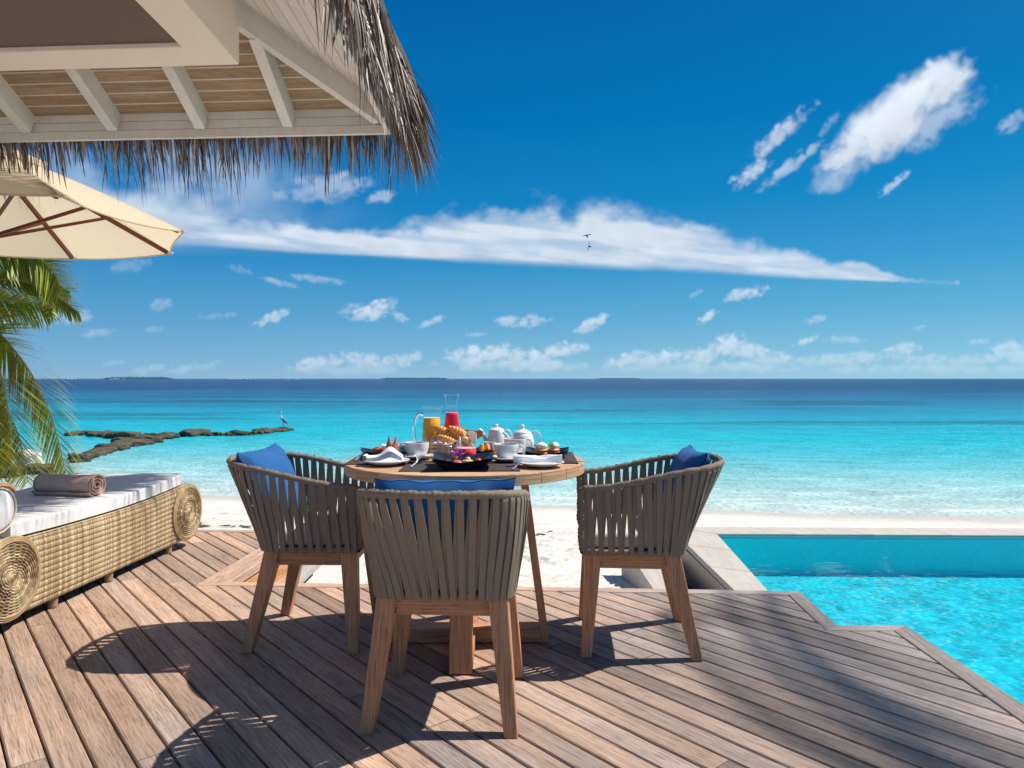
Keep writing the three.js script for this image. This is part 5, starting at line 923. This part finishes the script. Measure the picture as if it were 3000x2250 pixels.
// ------------------------------------------------------------------ rocks of the breakwater
{
  const R = rng(63), rockM = new THREE.MeshStandardMaterial({ vertexColors: true, roughness: .85 }), variants = [];
  for (let k = 0; k < 7; k++) {
    const g = deform(mergeVertices(new THREE.IcosahedronGeometry(1, 7).deleteAttribute('uv').deleteAttribute('normal')), (v) => { const n = noise3(v.x * 1.3 + k * 9, v.y * 1.3, v.z * 1.3), m = noise3(v.x * 4 + k * 5, v.y * 4, v.z * 4), f = noise3(v.x * 11, v.y * 11 + k, v.z * 11); const rg = 1 - Math.abs(2 * m - 1), cr = Math.floor(n * 5 + rg * 1.2) / 6, q = Math.max(Math.abs(v.x), Math.abs(v.y) * 1.1, Math.abs(v.z)); v.multiplyScalar((.5 / q + .5) * (.62 + .45 * n + .22 * cr - .22 * rg + .26 * (f - .5))); });
    variants.push(paint(g, (x, y, z) => { const k2 = .55 + .9 * noise3(x * 5 + k, y * 5, z * 5), moss = sm(.0, .5, y) * noise3(x * 3, y * 3, z * 3 + k), wet = sm(.25, .0, y); return [(.060 + .055 * moss) * k2 * (1 - .5 * wet), (.050 + .045 * moss) * k2 * (1 - .48 * wet), (.036 + .008 * moss) * k2 * (1 - .4 * wet)]; }));
  }
  let n = 0;
  const rock = (x, z, w, h, d, y, label, group, g, m) => { const o = solo('rock', label, 'rock', g ?? variants[n++ % 7], m ?? rockM, [x, SEA + y, z], R() * 6.3, group); o.scale.set(w, h, d); o.rotation.x = (R() - .5) * .2; return o; };
  // [x, z, width, height]: the diagonal arm from the shore and the long low arm out to the heron
  const dx = (px, d) => (px - 1500) / 2050 * d;
  const near = [[-13.4, -21.8, .62, .30], [-13.6, -22.8, .55, .25], [-13.8, -23.4, .62, .30], [-13.9, -24.3, .45, .18], [-14.1, -25.0, .75, .36], [-14.6, -25.3, .45, .20], [-14.2, -25.9, .80, .40], [-14.1, -26.6, .62, .38], [-14.9, -27.0, .7, .36], [-14.3, -27.4, .90, .50], [-14.7, -28.0, .6, .28], [-14.5, -29.3, .55, .30], [-13.0, -21.0, .4, .14], [-14.0, -26.1, .5, .3], [-15.0, -28.2, .55, .34], [-13.9, -23.9, .5, .26]];
  const long = [[-19.4, -31.2, .8, .30], [-19.0, -31.3, .5, .36], [-18.2, -30.6, .6, .32], [-17.6, -30.4, .75, .42], [-17.2, -29.9, .5, .25], [-16.4, -29.5, 1.1, .50], [-15.7, -29.6, .5, .28], [-14.6, -29.5, .62, .40], [-14.0, -30.4, .38, .16], [-13.9, -30.8, 1.05, .46], [-13.0, -30.8, .40, .30], [-12.4, -30.9, .44, .28], [-12.1, -31.2, .55, .28], [-11.9, -31.0, .42, .34], [-11.6, -32.0, .70, .34], [-11.45, -32.2, .74, .44], [-11.3, -32.8, .70, .26], [-11.25, -33.4, .82, .24], [-11.0, -34.0, .6, .18]];
  const nth = (k) => ['first', 'second', 'third', 'fourth', 'fifth', 'sixth', 'seventh', 'eighth', 'ninth', 'tenth', 'eleventh', 'twelfth', 'thirteenth', 'fourteenth', 'fifteenth', 'sixteenth', 'seventeenth', 'eighteenth', 'nineteenth', 'twentieth', 'twenty-first'][k];
  near.sort((p, q) => q[1] - p[1]).forEach(([x, z, w, h], k) => rock(x, z, w * .76, h * .72, w * .66, h * .09, nth(k) + ' dark rock of the near arm of the breakwater, counted from the shore', 'rocks of the near arm of the breakwater'));
  long.sort((p, q) => q[0] - p[0]).forEach(([x, z, w, h], k) => rock(x, z, w * .80, h * .70, w * .5, h * .07, nth(k) + ' dark rock of the long far row of rocks, counted back from the heron', 'rocks of the far arm of the breakwater'));
  {
    const bits = [], rub = [0, 1, 2].map((k) => deform(new THREE.IcosahedronGeometry(1, 3), (v) => { const n1 = noise3(v.x * 1.6 + k * 7, v.y * 1.6, v.z * 1.6), n2 = noise3(v.x * 5, v.y * 5 + k, v.z * 5); v.multiplyScalar(.55 + .6 * n1 + .35 * (n2 - .5)); }));
    for (const list of [near, long]) for (let i = 0; i + 1 < list.length; i++) for (let k = 0; k < 5; k++) {
      const t = R(), s = .10 + R() * R() * .22, gap = Math.hypot(list[i][0] - list[i + 1][0], list[i][1] - list[i + 1][1]); if (gap > 2.4) continue;
      bits.push(rub[k % 3].clone().rotateY(R() * 6).scale(s * 1.5, s * .75, s).translate(mix(list[i][0], list[i + 1][0], t) + (R() - .5) * .5, SEA + .02 + R() * .05, mix(list[i][1], list[i + 1][1], t) + (R() - .5) * .5));
    }
    const o = structure('rubble', paint(merge(bits), (x, y, z) => { const k = .5 + .9 * noise3(x * 6, y * 6, z * 6); return [.055 * k, .046 * k, .033 * k]; }), rockM); o.userData = { kind: 'stuff', label: 'small dark rubble strewn between the rocks of the breakwater', category: 'rubble' };
  }
  const pale = new THREE.MeshStandardMaterial({ color: lin(.62, .58, .52), roughness: .9 });
  rock(-13.6, -19.4, .62, .44, .5, .22, 'big pale boulder on the shore behind the palm fronds', null, variants[2], pale);
  rock(-12.6, -18.6, .52, .22, .4, .08, 'flat dark rock at the foot of the pale boulder', null);
  rock(-12.9, -17.9, .42, .24, .4, .10, 'dark mossy rock nearest the lounger on the shore');
  rock(-13.8, -18.0, .55, .28, .4, .10, 'dark rock in the shallows below the pale boulder', null);
  // heron
  const he = thing('heron', 'grey heron standing on the last rock of the breakwater', 'heron', [-11.02, SEA + .17, -33.7], .1);
  he.scale.setScalar(.94);
  const body = sweep([[.215, .17, 0], [.15, .235, 0], [.08, .315, 0], [.01, .395, 0], [-.05, .455, 0], [-.095, .52, 0], [-.128, .585, 0], [-.132, .65, 0], [-.112, .715, 0], [-.096, .765, 0], [-.104, .805, 0], [-.14, .828, 0], [-.18, .832, 0]], (t) => { const p = [[0, .006], [.12, .042], [.28, .078], [.40, .080], [.50, .058], [.58, .036], [.68, .026], [.80, .021], [.90, .024], [.95, .030], [1, .010]]; let i = 0; while (i < p.length - 2 && t > p[i + 1][0]) i++; return mix(p[i][1], p[i + 1][1], (t - p[i][0]) / (p[i + 1][0] - p[i][0])); }, 70, 16, true, (u, v) => v < .48 ? (Math.abs(u - .5) < .25 ? [.22, .25, .29] : [.075, .085, .11]) : v < .93 ? [.66, .70, .70] : [.30, .33, .36]);
  part(he, 'body', body, new THREE.MeshStandardMaterial({ vertexColors: true, roughness: .8 }));
  part(he, 'beak', new THREE.ConeGeometry(.013, .13, 10).rotateZ(Math.PI / 2 - .18 + .36).translate(-.245, .818, 0), mat([.16, .13, .06], .5));
  part(he, 'crest', new THREE.ConeGeometry(.010, .12, 8).rotateZ(-Math.PI / 2 - .25).translate(-.08, .835, 0), mat([.03, .035, .05], .8));
  for (const s of [-1, 1]) { part(he, 'wing', sweep([[-.05, .455, s * .05], [.04, .38, s * .072], [.14, .26, s * .05], [.225, .150, s * .012]], (t) => .042 * Math.pow(Math.sin(Math.PI * Math.min(.98, Math.max(.06, t))), .7), 24, 10), mat([.085, .095, .125], .8)); part(he, 'leg', sweep([[.01 + s * .008, .33, s * .022], [.0 + s * .01, .17, s * .022], [.004 + s * .01, .0, s * .022], [-.035, -.002, s * .025]], (t) => t < .3 ? mix(.026, .010, t / .3) : .0085, 26, 8), mat([.20, .17, .08], .7)); }
  // two birds in flight
  const bird = (label, pos, rot, lift) => {
    const b = thing('flying_bird', label, 'bird', pos, 0, null), bm = mat([.018, .018, .024], .8);
    part(b, 'body', sweep([[0, .07, 0], [0, .05, .01], [0, 0, 0], [0, -.05, -.01], [0, -.095, -.01]], (t) => .032 * Math.pow(Math.sin(Math.PI * Math.min(.96, Math.max(.04, t))), .7), 20, 12), bm);
    for (const s of [-1, 1]) part(b, 'wing', sheet(8, 6, (u, v) => { const w = .062 * (1 - u * u * .85); return [s * (.015 + u * .22), .022 + lift * u - .02 * u * u + (v - .5) * w * .5, (v - .5) * w]; }), mat([.02, .02, .026], .8, { side: THREE.DoubleSide }));
    b.rotation.set(...rot);
  };
  bird('small dark bird gliding level, upper of two in front of the cloud', [3.22, 7.22, -30], [0, .2, .22], .02);
  bird('small dark bird banking steeply, lower of two in front of the cloud', [3.32, 6.76, -30], [.2, 0, 1.38], .05);
}
// ------------------------------------------------------------------ low islands and surf on the horizon
{
  const isle = (label, x0, x1, d, h, seed) => {
    const n = 150, w = x1 - x0, R = rng(seed), top = [...Array(n + 1)].map((_, i) => { const t = i / n, e = Math.min(1, Math.min(t, 1 - t) * 9); return h * (.25 + .75 * Math.pow(e, .6)) * (.72 + .35 * fbm(i * .25 + seed, 2, 2) + .25 * R()); });
    const i = thing('island', label, 'island', [(x0 + x1) / 2, SEA, -d]);
    part(i, 'woods', sheet(n, 8, (u, v) => { const k = Math.round(u * n), a = v * Math.PI; return [(u - .5) * w, Math.sin(a) * top[k] * (.85 + .3 * hash2(k, Math.round(v * 8))), -Math.cos(a) * 60 * (.3 + .7 * Math.sin(Math.PI * Math.min(.99, Math.max(.01, u))))]; }), mat([.02, .11, .14], 1));  // blue haze of distance is mixed into the foliage colour
    part(i, 'beach', at(new RoundedBoxGeometry(w * 1.02, h * .14, 130, 1, h * .05), 0, h * .04, 0), mat([.10, .17, .20], 1));  // the sand colour carries the same painted haze
  };
  isle('long low wooded island on the horizon beyond the breakwater', -3500, -2905, 6000, 17, 1);
  isle('low wooded island on the horizon above the middle of the table', -1130, -530, 6000, 12, 2);
  isle('small low wooded island on the horizon above the pool side armchair', 730, 1110, 6000, 9, 3);
  const R = rng(8), s = [];
  for (const [a, b] of [[-3740, -3660], [-3370, -3250], [-2390, -2150], [-560, -500], [-1900, -1780]]) for (let x = a; x < b; x += 14) if (R() < .72) s.push(at(new RoundedBoxGeometry(8 + R() * 16, 3 + R() * 7, 12, 1, 1.4), x, SEA + 1, -5850 - R() * 30));
  const o = structure('surf', merge(s), mat([.8, .84, .86], .9)); o.userData.kind = 'stuff'; o.userData.label = 'thin broken line of white surf along the horizon'; o.userData.category = 'surf';
}
renderer.render(scene, camera);
